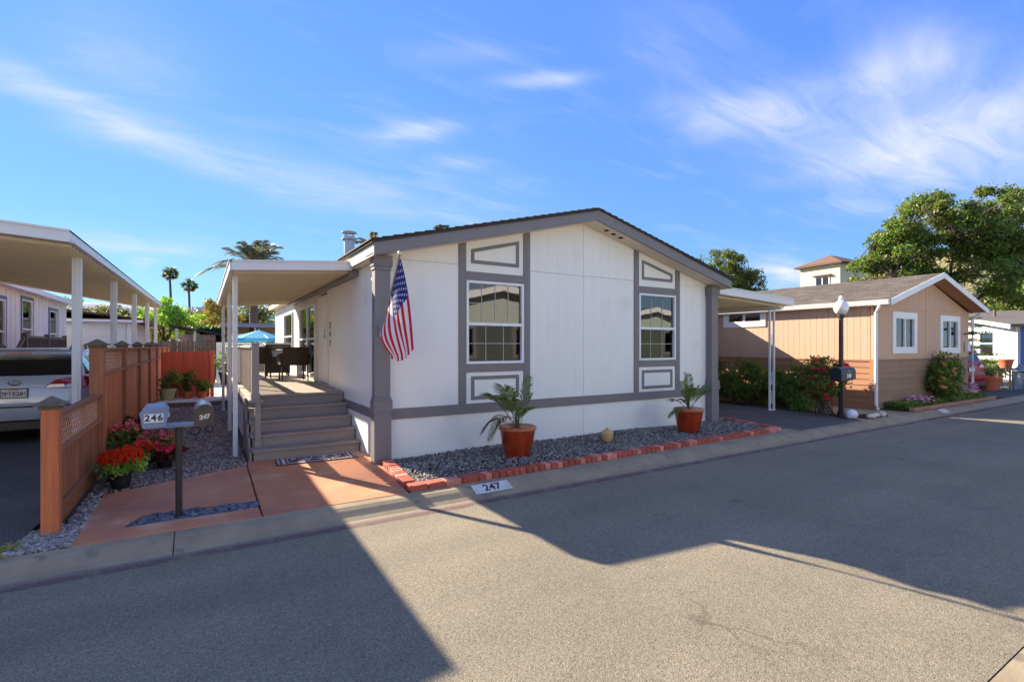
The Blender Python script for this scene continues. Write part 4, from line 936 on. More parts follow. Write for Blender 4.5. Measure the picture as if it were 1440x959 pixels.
# ------------------------------------------------------------------ flower pots by the fence
t = thing('flower_pot', 'black nursery pot of bright red orange celosia beside the gravel', 'potted plant', (-.78, 7.08, .02), 'pots of flowers along the redwood fence', True)
pot(t, .085, .11, .18, BLACKPLASTIC); r = random.Random(4)
pts = [(r.gauss(0, .085), r.gauss(0, .085), .20+r.uniform(0, .11)) for _ in range(70)]
link('foliage', leaf_mesh('foliage', pts, [.06]*70, 16, .06, LEAF_BRIGHT, 1, .1, 3, .3), t)
q = MB()
for i in range(190):
    a, d = r.uniform(0, 2*PI), r.uniform(0, 1)**.5*.205; x, y, z = d*math.cos(a), d*math.sin(a), .355-.7*d*d+r.uniform(-.03, .03)
    for k in range(7): b = r.uniform(0, 2*PI); w = r.uniform(.008, .015); q.add([(x, y, z-.04), (x+w*math.cos(b), y+w*math.sin(b), z+.01), (x+r.gauss(0, .012), y+r.gauss(0, .012), z+r.uniform(.035, .065)), (x+w*math.cos(b+2), y+w*math.sin(b+2), z)], [(0, 1, 2, 3)])
part('flower_plumes', q, PET_ORANGE, t, stuff=True)
def mum(x, y, label, seed, s=1.0, m=PET_PINK, h=.2, lm=LEAF_MID, nf=70):
    t = thing('flower_pot', label, 'potted plant', (x, y, .02), 'pots of flowers along the redwood fence', True); pot(t, .1*s, .13*s, h, BLACKPLASTIC); r = random.Random(seed)
    pts = [(r.gauss(0, .12)*s, r.gauss(0, .12)*s, h+.05+r.uniform(0, .16)*s) for _ in range(60)]
    link('foliage', leaf_mesh('foliage', pts, [.07*s]*60, 16, .07, lm, 1, .1, seed, .5), t)
    fp = []
    for i in range(nf): a, d = r.uniform(0, 2*PI), r.uniform(0, 1)**.5*.25*s; fp.append((d*math.cos(a), d*math.sin(a), h+.3*s-1.5*d*d+r.uniform(-.03, .04)))
    blossoms(t, fp, .034, 7, m, seed, 3); return t
mum(-.86, 8.75, 'taller pot of salmon pink mums standing behind the red orange celosia', 5, 1.0, PET_PINK, .2)
mum(-.55, 8.45, 'pot of salmon pink mums on the gravel right of the taller pink pot', 6, .85, PET_PINK, .12)
mum(-.72, 7.95, 'small pot of orange red flowers between the pink mums and the celosia', 7, .75, PET_ORANGE, .1, nf=50)
mum(-.42, 8.0, 'low pot of dark crimson flowers spilling onto the gravel', 8, .7, PET_RED, .06, LEAF_MAROON, 40)
t, _ = bush('coleus_plant', 'dark maroon leafed plant against the redwood fence behind the pink flowers', -.82, 9.9, .0, (.22, .25, .3), 26, .11, 22, .085, LEAF_MAROON, 9, cat='plant')
t, _ = bush('grey_plant', 'low blue grey leafy plant behind the red orange celosia', -.92, 7.55, .0, (.16, .2, .14), 20, .08, 22, .06, leafmat('blue_leaf', S(110, 126, 118), S(132, 146, 136), S(84, 100, 92)), 10, cat='plant', stems=4)
for i, (x, y, z, s, lab, m, lh) in enumerate([(-.84, 17.15, .08, 1.35, 'pale pot overflowing with a wide green bush at the left of the timber edge', LEAF_MID, .42), (-.38, 17.3, .08, .85, 'terracotta pot with a tall small leafed plant, middle of the row before the red screen', LEAF_DARK, .55), (-.02, 17.3, .08, .85, 'terracotta pot with a short leafy plant at the right end of the red screen', LEAF_MID, .3)]):
    t = thing('herb_pot', lab, 'potted plant', (x, y, z), 'pots in front of the red board screen', True); pot(t, .11*s, .15*s, .23*s, TERRACOTTA if i else mat('sage_pot', S(172, 168, 120), .6)); r = random.Random(20+i)
    pts = [(r.gauss(0, .1)*s*1.2, r.gauss(0, .1)*s, .25*s+r.uniform(0, lh)) for _ in range(46)]; link('foliage', leaf_mesh('foliage', pts, [.08*s]*46, 16, .07, m, 1, .1, 30+i, .5), t); q = MB()
    for k in range(4): q.tube([(0, 0, .2*s), (r.gauss(0, .05), r.gauss(0, .05), .25*s+lh*.8)], .008, 5)
    part('stem', q, BARK, t)
t = thing('shrub_pot', 'large black nursery pot with an airy green shrub in front of the white fence', 'potted plant', (.83, 22.6, .07), local=True); pot(t, .22, .3, .5, BLACKPLASTIC); r = random.Random(31)
pts = [(r.gauss(0, .2), r.gauss(0, .2), .55+r.uniform(0, .75)) for _ in range(50)]; link('foliage', leaf_mesh('foliage', pts, [.12]*50, 14, .12, LEAF_MID, 1, .1, 33, .45), t)
part('stem', MB().tube([(0, 0, .4), (.03, 0, 1.0)], .02, 6).tube([(0, 0, .45), (-.12, .05, 1.1)], .014, 6), BARK, t)
wd = stuff('weeds', leaf_mesh('weeds', [(x, 5.3+.1*math.sin(x*9), .02) for x in np.linspace(-1.5, -1.27, 12)]+[(-1.3, 5.2, 0), (-1.4, 5.15, 0)], [.07]*14, 40, .07, leafmat('dry_grass', S(170, 158, 92), S(136, 146, 70), S(196, 180, 120)), .5, .1, 41, .14), 'tuft of dry yellow green grass at the kerb by the left driveway', 'grass')

# ================================================================== LEFT NEIGHBOUR
ZC = lambda x, y: 2.78+(y-7.36)*.016-(x+1.25)*.07
cp = thing('carport', 'neighbouring white carport with beige ribbed underside over the silver wagon', 'carport', (-1.45, 8.9, 0))
def inner(y): return -4.3 if y < 14.5 else -4.3+(y-14.5)*.27
q = MB(); y = 7.66
while y < 22.5:
    for a, b, dz in ((y, y+.17, 0), (y+.162, y+.194, -.04)):
        xi = inner(y); q.prism([(-1.33, a, ZC(-1.33, a)+dz), (-1.33, b, ZC(-1.33, b)+dz), (-1.33, b, ZC(-1.33, b)+.03), (-1.33, a, ZC(-1.33, a)+.03)], (xi+1.33, 0, -(xi+1.33)*.07))
    y += .195
part('roof_pan', q, PAN, cp, stuff=True)
fas((-1.30, 7.62, ZC(-1.3, 7.62)), (-1.30, 22.6, ZC(-1.3, 22.6)), .14, -.04, cp); fas((-4.3, 7.62, ZC(-4.3, 7.62)), (-1.3, 7.62, ZC(-1.3, 7.62)), .14, .04, cp)
fas((-4.3, 7.66, ZC(-4.3, 7.66)), (-4.3, 14.5, ZC(-4.3, 14.5)), .12, .03, cp, CREAM, lo=-.06); fas((-4.3, 14.5, ZC(-4.3, 14.5)), (-2.1, 22.55, ZC(-2.1, 22.55)), .12, .03, cp, CREAM, lo=-.06)
for y in (8.9, 12.2, 15.6, 19.0, 22.3): post(cp, -1.45, y, ZC(-1.45, y)-.004, .098)
nb = thing('neighbour_home', 'pale lilac white neighbouring home beyond the carport with tall blue grey trimmed windows', 'house', (-4.6, 20, 0))
FN = Fr((-4.62, 0, 0), (0, 1, 0), (1, 0, 0)); BT = mat('blue_grey_trim', S(110, 118, 150), .6); LW = mat('lilac_white', S(230, 228, 230), .6, namt=.15)
NW = [(20.5, 21.6, 1.0, 3.0), (23.7, 24.8, 1.0, 2.85), (18.1, 19.0, .9, 2.85)]
q = MB(); FN.strips(q, 8.5, 26.2, 0, 3.28, NW, -.12, 0); part('wall', q, LW, nb)
q = MB(); Fr((0, 26.2, 0), (1, 0, 0), (0, 1, 0)).box(q, -12, -4.62, 0, 3.2, -.12, 0); part('wall', q, LW, nb); q = MB(); q.box(-12, -4.74, 8.5, 8.62, 0, 3.2); part('wall', q, LW, nb)
part('floor', MB().box(-12, -4.8, 8.7, 26, .3, .4), DARK, nb)
y = 19.1
while y < 26: q = MB(); FN.box(q, y, y+.045, .5, 3.2, .001, .014); part('batten', q, LW, nb) if not any(a-.05 < y < b+.05 for a, b, _, _ in NW) else None; y += .41
for a0, a1, z0, z1 in NW:
    q = MB(); FN.box(q, a0-.1, a0, z0-.1, z1+.1, -.01, .03); FN.box(q, a1, a1+.1, z0-.1, z1+.1, -.01, .03); FN.box(q, a0, a1, z1, z1+.1, -.01, .028); FN.box(q, a0, a1, z0-.1, z0, -.01, .028); part('window_trim', q, BT, nb)
    window(nb, FN, a0, a1, z0, z1, mid=(z0+z1)/2+.1, cols=1, g1=GLASS, g2=GLASS)
q = MB(); FN.box(q, 26.08, 26.2, 0, 3.2, .001, .03); part('corner_board', q, VINYL, nb)
part('roof', MB().prism([(-4.3, 8.3, 3.22), (-8.3, 8.3, 4.2), (-12.4, 8.3, 3.22), (-12.4, 8.3, 3.3), (-8.3, 8.3, 4.3), (-4.3, 8.3, 3.3)], (0, 18.2, 0)), SHINGLE, nb)
part('eave_fascia', MB().box(-4.3, -4.26, 8.3, 26.5, 3.16, 3.32), LW, nb); part('eave_soffit', MB().box(-4.62, -4.31, 8.5, 26.2, 3.2, 3.215), LW, nb)
pr = thing('porch_railing', 'dark grey railing and stair at the side of the lilac neighbouring home', 'railing', (-3.9, 18.5, 0)); GP = mat('grey_rail_paint', S(96, 92, 96), .6)
for z in (1.05, 1.78): part('rail', MB().box(-3.62, -3.56, 16.2, 20.2, z, z+.06), GP, pr)
for i in range(24): part('baluster', MB().box(-3.605, -3.575, 16.3+i*.165, 16.33+i*.165, 1.11, 1.78), GP, pr)
for y in (16.2, 18.2, 20.2): part('newel_post', MB().box(-3.64, -3.54, y-.05, y+.05, 0, 1.9), GP, pr)
part('deck', MB().box(-4.6, -3.55, 16.2, 20.2, .9, 1.0), GP, pr); part('stair_rail', MB().bar((-3.59, 16.15, 1.8), (-3.59, 14.6, .9), .06, .06), GP, pr); part('stringer', MB().bar((-3.6, 16.2, .9), (-3.6, 14.8, .05), .05, .2), GP, pr)

# ------------------------------------------------------------------ cars
def loop_pts(hw, yr, yf, cr, cf, n=7):
    """plan outline of one level of the body, rounded at the four corners"""
    P = []
    for cx, cy, r_, a0 in ((hw-cr, yr+cr, cr, -PI/2), (hw-cf, yf-cf, cf, 0), (-hw+cf, yf-cf, cf, PI/2), (-hw+cr, yr+cr, cr, PI)):
        for i in range(n): a = a0+PI/2*i/(n-1); P.append((cx+r_*math.cos(a), cy+r_*math.sin(a)))
    return P
CARGLASS = mat('car_glass', (.012, .013, .015), .04, namt=0, spec=.8, coat=.5); TYRE = mat('tyre_rubber', (.02, .02, .02), .8); RIM = mat('alloy', (.5, .5, .52), .3, metal=.8)
LAMP_RED = mat('red_lens', (.45, .012, .012), .12, (.3, .008, .008), 9, coat=.8); LAMP_CLR = mat('clear_lens', (.75, .72, .7), .1, coat=.8)
def wagon(x, y, rz, label, paint, plate=None):
    t = thing('parked_car', label, 'car', (x, y, .0), 'cars parked in the driveways', True, rz)
    LV = [(.24, .80, .16, 4.5, .3, .5), (.36, .87, .04, 4.66, .3, .5), (.55, .90, .0, 4.70, .3, .5), (.62, .905, .0, 4.70, .3, .5), (.66, .905, .05, 4.69, .26, .5), (.90, .91, .07, 4.62, .22, .45), (1.00, .895, .10, 4.4, .2, .4), (1.06, .885, .13, 3.5, .2, .3), (1.10, .865, .16, 3.25, .2, .3),
          (1.41, .745, .33, 2.5, .16, .25), (1.455, .725, .25, 2.35, .14, .25), (1.495, .70, .26, 2.25, .14, .25), (1.535, .62, .40, 2.1, .2, .2), (1.56, .50, .6, 1.95, .2, .2)]
    vs, fs, mi = [], [], []; n = 28
    for z, hw, yr, yf, cr, cf in LV: vs += [(a, b, z) for a, b in loop_pts(hw, yr, yf, cr, cf)]
    for k in range(len(LV)-1):
        for j in range(n):
            j2 = (j+1) % n; fs.append((k*n+j, k*n+j2, (k+1)*n+j2, (k+1)*n+j)); g = 0
            if k == 8: g = 0 if j in (2, 3, 4, 22, 23, 24, 8, 9, 10, 17, 18, 19) else 1
            if k == 0: g = 2
            mi.append(g)
    fs.append(tuple(range((len(LV)-1)*n, len(LV)*n))); mi.append(0); fs.append(tuple(range(n))[::-1]); mi.append(2)
    mb = MB(); mb.v, mb.f, mb.m = vs, fs, mi
    body = part('body', mb, [paint, CARGLASS, BLACKPLASTIC], t, smooth=True)
    yR = lambda z: .07+(z-.9)*.25
    part('bumper_strip', MB().box(-.86, .86, -.012, .1, .585, .615), BLACKPLASTIC, t, bevel=.006); part('lower_bumper', MB().box(-.7, .7, .0, .3, .2, .38), BLACKPLASTIC, t, bevel=.03)
    part('brake_light', MB().box(-.17, .17, .243, .256, 1.462, 1.484), LAMP_RED, t, bevel=.004)
    for s_ in (-1, 1):
        q = MB(); q.prism([(s_*.36, .045, .905), (s_*.52, .06, 1.035), (s_*.74, .09, 1.07), (s_*.86, .16, 1.075), (s_*.93, .48, 1.05), (s_*.935, .34, .93), (s_*.90, .12, .895), (s_*.66, .045, .885)], (0, .09, .0)); part('taillight', q, LAMP_RED, t)
        part('reverse_light', MB().prism([(s_*.38, .034, .90), (s_*.44, .036, .955), (s_*.62, .036, .955), (s_*.64, .034, .90)], (0, .03, 0)), LAMP_CLR, t, bevel=.004)
        part('roof_rail', MB().tube([(s_*.6, .62, 1.52), (s_*.605, .75, 1.6), (s_*.605, 2.0, 1.6), (s_*.58, 2.15, 1.52)], .018, 6), BLACKPLASTIC, t, smooth=True)
        part('wing_mirror', MB().box(s_*.98-.1, s_*.98+.1, 3.02, 3.12, 1.02, 1.15), paint, t, bevel=.03)
        part('headlight', MB().prism([(s_*.45, 4.66, .7), (s_*.8, 4.55, .72), (s_*.8, 4.55, .86), (s_*.5, 4.64, .84)], (0, .04, 0)), LAMP_CLR, t)
        for yy in (.95, 3.72):
            w = part('wheel', MB().lathe([(.2, -.1), (.325, -.1), (.345, -.06), (.345, .06), (.325, .1), (.2, .1)], n=28), TYRE, t, smooth=True); w.location = (s_*.83, yy, .345); w.rotation_euler = (0, PI/2, 0)
            part('rim', MB().lathe([(.0, .07*s_), (.05, .08*s_), (.2, .1*s_), (.215, .1*s_)], n=24), RIM, w)
    lp = part('licence_plate', MB().box(-.17, .17, .035, .05, .74, .90), mat('plate_frame', (.03, .03, .03), .4), t, bevel=.004)
    part('plate_face', MB().box(-.155, .155, .031, .035, .755, .885), mat('plate_white_paint', S(226, 220, 214), .4), lp)
    if plate:
        lettering('plate_number', plate, .088, mat('plate_blue', S(60, 62, 90), .5), lp, (0, .0305, .81), (1, 0, 0), (0, 0, 1), .0008, .002)
        part('plate_band', MB().box(-.06, .06, .0302, .031, .865, .88), LAMP_RED, lp)
    e = MB(); pts = [(.075*math.cos(a), .055+.0, .99+.036*math.sin(a)) for a in [2*PI*i/24 for i in range(25)]]; e.tube(pts, .006, 5)
    for px_, pz_, s_ in ((-.035, .998, .018), (.0, .975, .009), (.03, .975, .009), (.02, 1.005, .009), (.045, .995, .009)): e.add([(px_-s_, .056, pz_), (px_, .056, pz_-s_), (px_+s_, .056, pz_), (px_, .056, pz_+s_)], [(0, 1, 2, 3)])
    part('emblem', e, mat('dark_chrome', (.1, .1, .13), .25, metal=.9), t)
    part('plate_garnish', MB().box(-.5, .5, .045, .06, .915, .93), RIM, t, bevel=.004); part('wiper', MB().tube([(0, .14, 1.11), (.3, .17, 1.13), (.42, .2, 1.15)], .01, 5), BLACKPLASTIC, t)
    return t
SILVER = mat('silver_car_paint', S(196, 200, 210), .3, namt=.05, metal=.15, coat=.8); REDCAR = mat('red_car_paint', S(160, 14, 20), .35, namt=.05, coat=.2)
wagon(-2.62, 11.2, 0, 'silver station wagon seen from behind, parked under the carport at left', SILVER, '7FTE286')

# ================================================================== LEFT BACKGROUND
wh = thing('lap_sided_house', 'white lap sided house with brown eaves beyond the carport posts', 'house', (-5, 30, 0))
FW = Fr((-2.72, 0, 0), (0, 1, 0), (1, 0, 0)); FWf = Fr((0, 27.5, 0), (1, 0, 0), (0, -1, 0))
for i in range(15): z = .2+i*.165; part('siding_board', MB().prism([(-9, 27.5, z), (-9, 27.468, z), (-9, 27.485, z+.164), (-9, 27.5, z+.164)], (6.25, 0, 0)), LW, wh); part('siding_board', MB().prism([(-2.72, 27.5, z), (-2.688, 27.5, z), (-2.705, 27.5, z+.164), (-2.72, 27.5, z+.164)], (0, 12, 0)), LW, wh)
part('wall', MB().box(-9, -2.73, 27.51, 39.5, 0, 2.7), LW, wh); part('roof', MB().prism([(-9.3, 27.1, 2.72), (-5.5, 27.1, 3.1), (-2.2, 27.1, 2.72), (-2.2, 27.1, 2.78), (-5.5, 27.1, 3.18), (-9.3, 27.1, 2.78)], (0, 13, 0)), SHINGLE, wh)
BRN = mat('brown_fascia', S(116, 84, 66), .7); part('fascia', MB().box(-9.3, -2.2, 27.06, 27.1, 2.58, 2.74), BRN, wh); part('fascia', MB().box(-2.2, -2.16, 27.06, 40.1, 2.58, 2.8), BRN, wh); part('corner_board', MB().box(-2.8, -2.66, 27.42, 27.5, .1, 2.6), LW, wh)
part('gutter', MB().box(-9.3, -2.2, 27.0, 27.06, 2.6, 2.7), LW, wh)
gz = thing('garden_shed', 'small shed with a shingle roof and pinkish walls beyond the old fence', 'shed', (-.5, 33, 0))
part('wall', MB().box(-1.0, .6, 32.2, 34.5, 0, 2.2), mat('pink_grey_wall', S(186, 160, 158), .8), gz); part('roof', MB().prism([(-1.5, 31.2, 2.62), (1.1, 31.2, 2.1), (1.1, 31.2, 2.18), (-1.5, 31.2, 2.72)], (0, 4, 0)), SHINGLE, gz)
for x in (-1.15, -.35): part('post', MB().box(x-.06, x+.06, 31.4, 31.52, 0, 2.5), CREAM, gz)
part('window', MB().box(-.3, .1, 32.15, 32.2, 1.3, 2.0), CARGLASS, gz); part('door', MB().box(.2, .5, 32.16, 32.2, .1, 1.9), mat('maroon_door', S(110, 50, 52), .6), gz)
fa = thing('far_patio_home', 'far home with a grey patio cover and dark windows behind the blue umbrella', 'house', (3, 34, 0))
part('patio_cover', MB().box(.9, 8, 33.2, 36.5, 2.72, 2.78), mat('grey_cover', S(140, 146, 160), .6), fa); part('fascia', MB().box(.86, 8, 33.12, 33.2, 2.66, 2.9), MATS['grey_cover'], fa); part('wall', MB().box(.9, 8, 36.5, 42, 0, 2.9), mat('tan_wall', S(206, 176, 136), .7), fa)
for i in range(4): part('window', MB().box(1.3+i*1.3, 2.3+i*1.3, 36.44, 36.5, 1.5, 2.35), CARGLASS, fa); part('post', MB().box(1.0+i*1.6, 1.1+i*1.6, 33.3, 33.4, 0, 2.72), CREAM, fa)
um = thing('patio_umbrella', 'turquoise patio umbrella open beyond the porch railing', 'umbrella', (2.35, 27.5, 0), local=True)
UM = mat('turquoise_canvas', S(66, 170, 206), .8, S(84, 186, 220), 2, trans=.3); c = MB(); rim = []
for i in range(8): a = 2*PI*i/8+.2; rim.append((1.35*math.cos(a), 1.35*math.sin(a), 1.95))
for i in range(8): part('canopy_panel', MB().add([rim[i], rim[(i+1) % 8], (0, 0, 2.36)], [(0, 1, 2)]).add([rim[i], rim[(i+1) % 8], (rim[(i+1) % 8][0], rim[(i+1) % 8][1], 1.82), (rim[i][0], rim[i][1], 1.82)], [(0, 1, 2, 3)]), UM, um); part('rib', MB().tube([rim[i], (0, 0, 2.34)], .01, 4), BLACKMETAL, um)
part('pole', MB().tube([(0, 0, 0), (0, 0, 2.4)], .025, 8), ALU, um); part('base', MB().lathe([(.25, 0), (.25, .06), (.04, .1)], n=16), BLACKMETAL, um)
hd = thing('clipped_hedge', 'dark clipped boxy evergreen hedge above the old fence', 'hedge', (.4, 35, 0)); r = random.Random(12)
pts = [(r.uniform(-.62, .62), r.uniform(-.5, .5), r.uniform(.2, 2.75)) for _ in range(260)]
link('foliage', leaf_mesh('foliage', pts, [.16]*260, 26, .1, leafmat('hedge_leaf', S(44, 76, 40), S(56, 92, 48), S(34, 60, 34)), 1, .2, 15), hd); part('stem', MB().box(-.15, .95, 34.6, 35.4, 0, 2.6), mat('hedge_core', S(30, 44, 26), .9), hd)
so = thing('solar_roof_house', 'distant dark blue roofed building between the green tree and yellow tree', 'house', (.4, 82, 0)); part('wall', MB().box(-1.1, 2.0, 81, 86, 0, 5.7), mat('slate_wall', S(70, 84, 112), .7), so); part('roof', MB().prism([(-1.3, 80.8, 5.7), (2.2, 80.8, 5.7), (2.2, 84, 6.9), (-1.3, 84, 6.9)], (0, 0, .15)), mat('slate_roof', S(52, 66, 98), .5), so)
tree('green_tree', 'bright lime green leafy tree beyond the carport at left', -2.1, 39, 1.8, [((-2.3, 39, 3.1), (1.7, 1.5, 1.5), .65), ((-.9, 38.5, 2.9), (1.1, 1.1, 1.1), .35)], 70, .42, 110, .17, LEAF_BRIGHT, 51, tr=.12)
tree('yellow_tree', 'yellow leaved tree left of the porch posts', 1.3, 46, 2, [((1.2, 46, 3.9), (1.5, 1.5, 1.5), 1)], 50, .45, 90, .18, LEAF_YELLOW, 52, tr=.12)
for i, (x, y, z, rx, rz_, m, lab) in enumerate([(-9.5, 66, 4.2, 4.2, 2.6, LEAF_OLIVE, 'olive green tree showing under the carport roof, nearest the lilac home'), (-4.8, 76, 4.0, 4.0, 2.4, LEAF_YELLOW, 'yellowish tree seen between the carport posts'), (-.2, 62, 3.4, 2.2, 1.8, LEAF_OLIVE, 'grey olive tree behind the garden shed'), (4.2, 58, 4.0, 2.2, 2.3, LEAF_OLIVE, 'dark olive tree under the porch awning, left of the brown one'), (7.4, 64, 3.9, 2.4, 2.6, LEAF_DARK, 'dark tree under the porch awning against the house corner'), (2.4, 70, 3.4, 2.4, 2.2, LEAF_MID, 'soft green tree behind the yellow tree')]):
    tree('background_tree', lab, x, y, z*.5, [((x, y, z), (rx, rx*.8, rz_), 1)], 46, .75, 80, .32, m, 60+i, 'trees far behind the homes at left', .2)
def fan_palm(x, y, h, label, lean, seed):
    t = thing('fan_palm', label, 'palm tree', (x, y, 0), 'tall fan palms on the skyline', False); r = random.Random(seed); top = Vector((x+lean, y, h))
    part('trunk', MB().tube([(x, y, -.3), (x+lean*.25, y, h*.4), (x+lean*.7, y, h*.75), top], [.2, .15, .12, .11], 8), BARK, t, smooth=True); q = MB(); q2 = MB()
    for i in range(64):
        el_ = r.uniform(-1.0, 1.35); a = r.uniform(0, 2*PI); d = Vector((math.cos(a)*math.cos(el_), math.sin(a)*math.cos(el_), math.sin(el_))); l = r.uniform(.4, .7); c = top+d*l; sd = d.orthogonal().normalized(); sd2 = d.cross(sd)
        tgt = q if el_ > -.45 else q2; tgt.tube([top, c], .02, 4, caps=False)
        for k in range(9): b = -1.15+k*.29; dd = (d*math.cos(b)+sd*math.sin(b)+Vector((0, 0, -.25))).normalized(); w = sd2*.05+sd*.03; tgt.add([c-w, c+dd*.46, c+w], [(0, 1, 2)])
    part('frond_crown', q, LEAF_DARK, t); part('dead_fronds', q2, LEAF_BROWN, t)
fan_palm(-3.0, 72.4, 10.2, 'taller slim fan palm on the left skyline', -.35, 1); fan_palm(-1.25, 73.6, 9.0, 'shorter fan palm just right of the taller one on the skyline', -.2, 2)
fan_palm(1.2, 81, 6.6, 'low fan palm beside the yellow tree left of the porch post', 0, 3)
def feather_palm(x, y, h, label, seed, l=2.6, n=15, ll=.5):
    t = thing('feather_palm', label, 'palm tree', (x, y, 0), 'feather palms behind the home', False); r = random.Random(seed)
    part('trunk', MB().tube([(x, y, -.3), (x, y, h*.6), (x+.1, y, h)], [.26, .22, .2], 10), BARK, t, smooth=True)
    for i in range(n): q = MB(); frond(q, (x+.1, y, h), 2*PI*i/n*1.0+r.uniform(-.2, .2), l*r.uniform(.85, 1.1), r.uniform(.25, 1.4), r.uniform(.4, .65), 30, ll, .045, bare=.12); part('frond', q, LEAF_GREYPALM, t)
feather_palm(2.6, 33.8, 5.95, 'wide feather palm rising behind the porch awning', 1, 3.5, 21, .85); feather_palm(9.1, 32, 7.75, 'feather palm just peeking over the roof right of the chimney', 2, 1.9, 11, .4); feather_palm(12.2, 27.7, 8.0, 'feather palm tuft over the roof left of the ridge', 3, 1.8, 11, .4)

# ================================================================== RIGHT CARPORT OF THE HOME
rc = thing('side_awning', 'white metal carport awning with ribbed underside on the right side of the white home', 'awning', (12, 7.2, 0))
ZR = lambda x: 2.74-(x-9.2)*.048
q = MB(); y = 7.02
while y < 20.8:
    for a, b, dz in ((y, y+.16, 0), (y+.15, y+.2, -.045)): q.prism([(9.15, a, ZR(9.15)+dz), (9.15, b, ZR(9.15)+dz), (9.15, b, ZR(9.15)+.03), (9.15, a, ZR(9.15)+.03)], (3.24, 0, -3.24*.048))
    y += .2
part('roof_pan', q, PAN, rc, stuff=True)
fas((9.3, 6.97, ZR(9.3)), (12.42, 6.97, ZR(12.42)), .17, .035, rc); fas((12.42, 6.97, ZR(12.42)), (12.42, 21, ZR(12.42)), .17, .035, rc)
part('beam', MB().box(11.95, 12.03, 7.0, 20.9, ZR(12)-.135, ZR(12)-.048), ALU, rc)
for y in (7.25, 11.5, 16.0):
    for dx in (-.09, .09): part('post', MB().box(12-.02+dx, 12+.02+dx, y-.02, y+.02, 0, ZR(12)-.135), ALU, rc, bevel=.002)
    part('base_plate', MB().box(11.88, 12.12, y-.03, y+.03, 0, .03), ALU, rc); q = MB()
    for z0 in (.16, .62, 1.55): 
        for s_ in (-1, 1): q.tube([(12+s_*(.035*math.sin(a)*(1-.1*a/3)), y, z0+.17+s_*.0+.14*math.cos(a*.5)+.03*math.sin(a)) for a in [i*.35 for i in range(20)]], .006, 4)
        q.tube([(12-.07, y, z0), (12+.07, y, z0+.35)], .007, 4)
    part('scroll', q, ALU, rc)
# ================================================================== PINK HOUSE
PX0, PX1, PY0, PY1, PE, PR, PRX = 14.35, 20.62, 6.0, 19.5, 2.72, 3.60, 17.42
ph = thing('pink_home', 'peach coloured home with brown shingle roof and white trim right of the carport', 'house', (17.4, 6, 0))
PINK = mat('peach_siding', S(204, 168, 140), .75, S(186, 150, 124), 1.2, namt=.5, bump=.2, bs=50, grain=(1, 1, .2)); WAIN = mat('brown_lap_board', S(172, 124, 90), .7, S(148, 102, 74), 2, namt=.6, grain=(.3, .3, 4), bump=.15, bs=40, objvar=.05)
TAUPE = mat('taupe_lap_board', S(150, 122, 98), .75, S(128, 102, 82), 2, namt=.6, bump=.15, bs=40, objvar=.06)
FP = Fr((0, PY0, 0), (1, 0, 0), (0, -1, 0)); FPL = Fr((PX0, 0, 0), (0, 1, 0), (-1, 0, 0))
tp = lambda x: PR-.10-(PR-PE)/(PRX-14.25)*abs(x-PRX)
W1, W2 = (15.45, 16.65, 1.52, 2.36), (18.5, 19.72, 1.50, 2.36); WS = (8.98, 10.15, 2.3, 2.62)
def grooved(Fm, a0, a1, z0, top, holes, pitch, cuts=()):
    q = MB(); a = a0
    while a < a1-.01: b = min(a+pitch, a1); Fm.strips(q, a+.0032, b-.0032, z0, top, holes, -.05, .0, cuts); a = b
    Fm.strips(q, a0, a1, z0, top, holes, -.09, -.012, cuts); return part('siding', q, PINK, ph, stuff=True)
grooved(FP, PX0, PX1, 1.22, tp, [W1, W2], .155, (PRX,)); grooved(FPL, PY0, PY1, 1.22, 2.66, [WS], .155)
part('wall', MB().box(PX1-.1, PX1, PY0+.09, PY1, 0, 2.7), PINK, ph); part('wall', MB().box(PX0, PX1, PY1-.1, PY1, 0, 2.7), PINK, ph); part('floor', MB().box(PX0+.1, PX1-.1, PY0+.2, PY1-.2, .4, .5), DARK, ph)
for i in range(8):
    z = i*.15; q = MB(); q.prism([FPL.p(PY0, z, 0), FPL.p(PY0, z, .028), FPL.p(PY0, z+.149, .012), FPL.p(PY0, z+.149, 0)], (0, PY1-PY0, 0)); part('lap_board', q, WAIN, ph)
    q = MB(); q.prism([FP.p(PX0+.12, z, 0), FP.p(PX0+.12, z, .028), FP.p(PX0+.12, z+.149, .012), FP.p(PX0+.12, z+.149, 0)], (PX1-PX0-.24, 0, 0)); part('lap_board', q, TAUPE, ph)
def ptrim(Fm, a0, a1, z0, z1, m, d=.03, nm='trim_board'): q = MB(); Fm.box(q, a0, a1, z0, z1, -.005, d); return part(nm, q, m, ph, bevel=.003)
ptrim(FPL, PY0-.03, PY1, 1.2, 1.25, WAIN, .034); ptrim(FPL, PY0-.03, PY0+.1, 0, 1.2, WAIN, .036); ptrim(FP, PX0-.03, PX1, 1.2, 1.25, TAUPE, .034); ptrim(FP, PX0-.03, PX0+.11, 0, 1.2, TAUPE, .036)
ptrim(FP, PRX-.02, PRX+.02, 1.25, 3.45, PINK, .012); ptrim(FP, PX0, PX1, 2.6, 2.64, PINK, .014); ptrim(FPL, PY0-.02, PY0+.07, 1.25, 2.6, PINK, .02); ptrim(FP, PX0-.02, PX0+.07, 1.25, 2.6, PINK, .02)
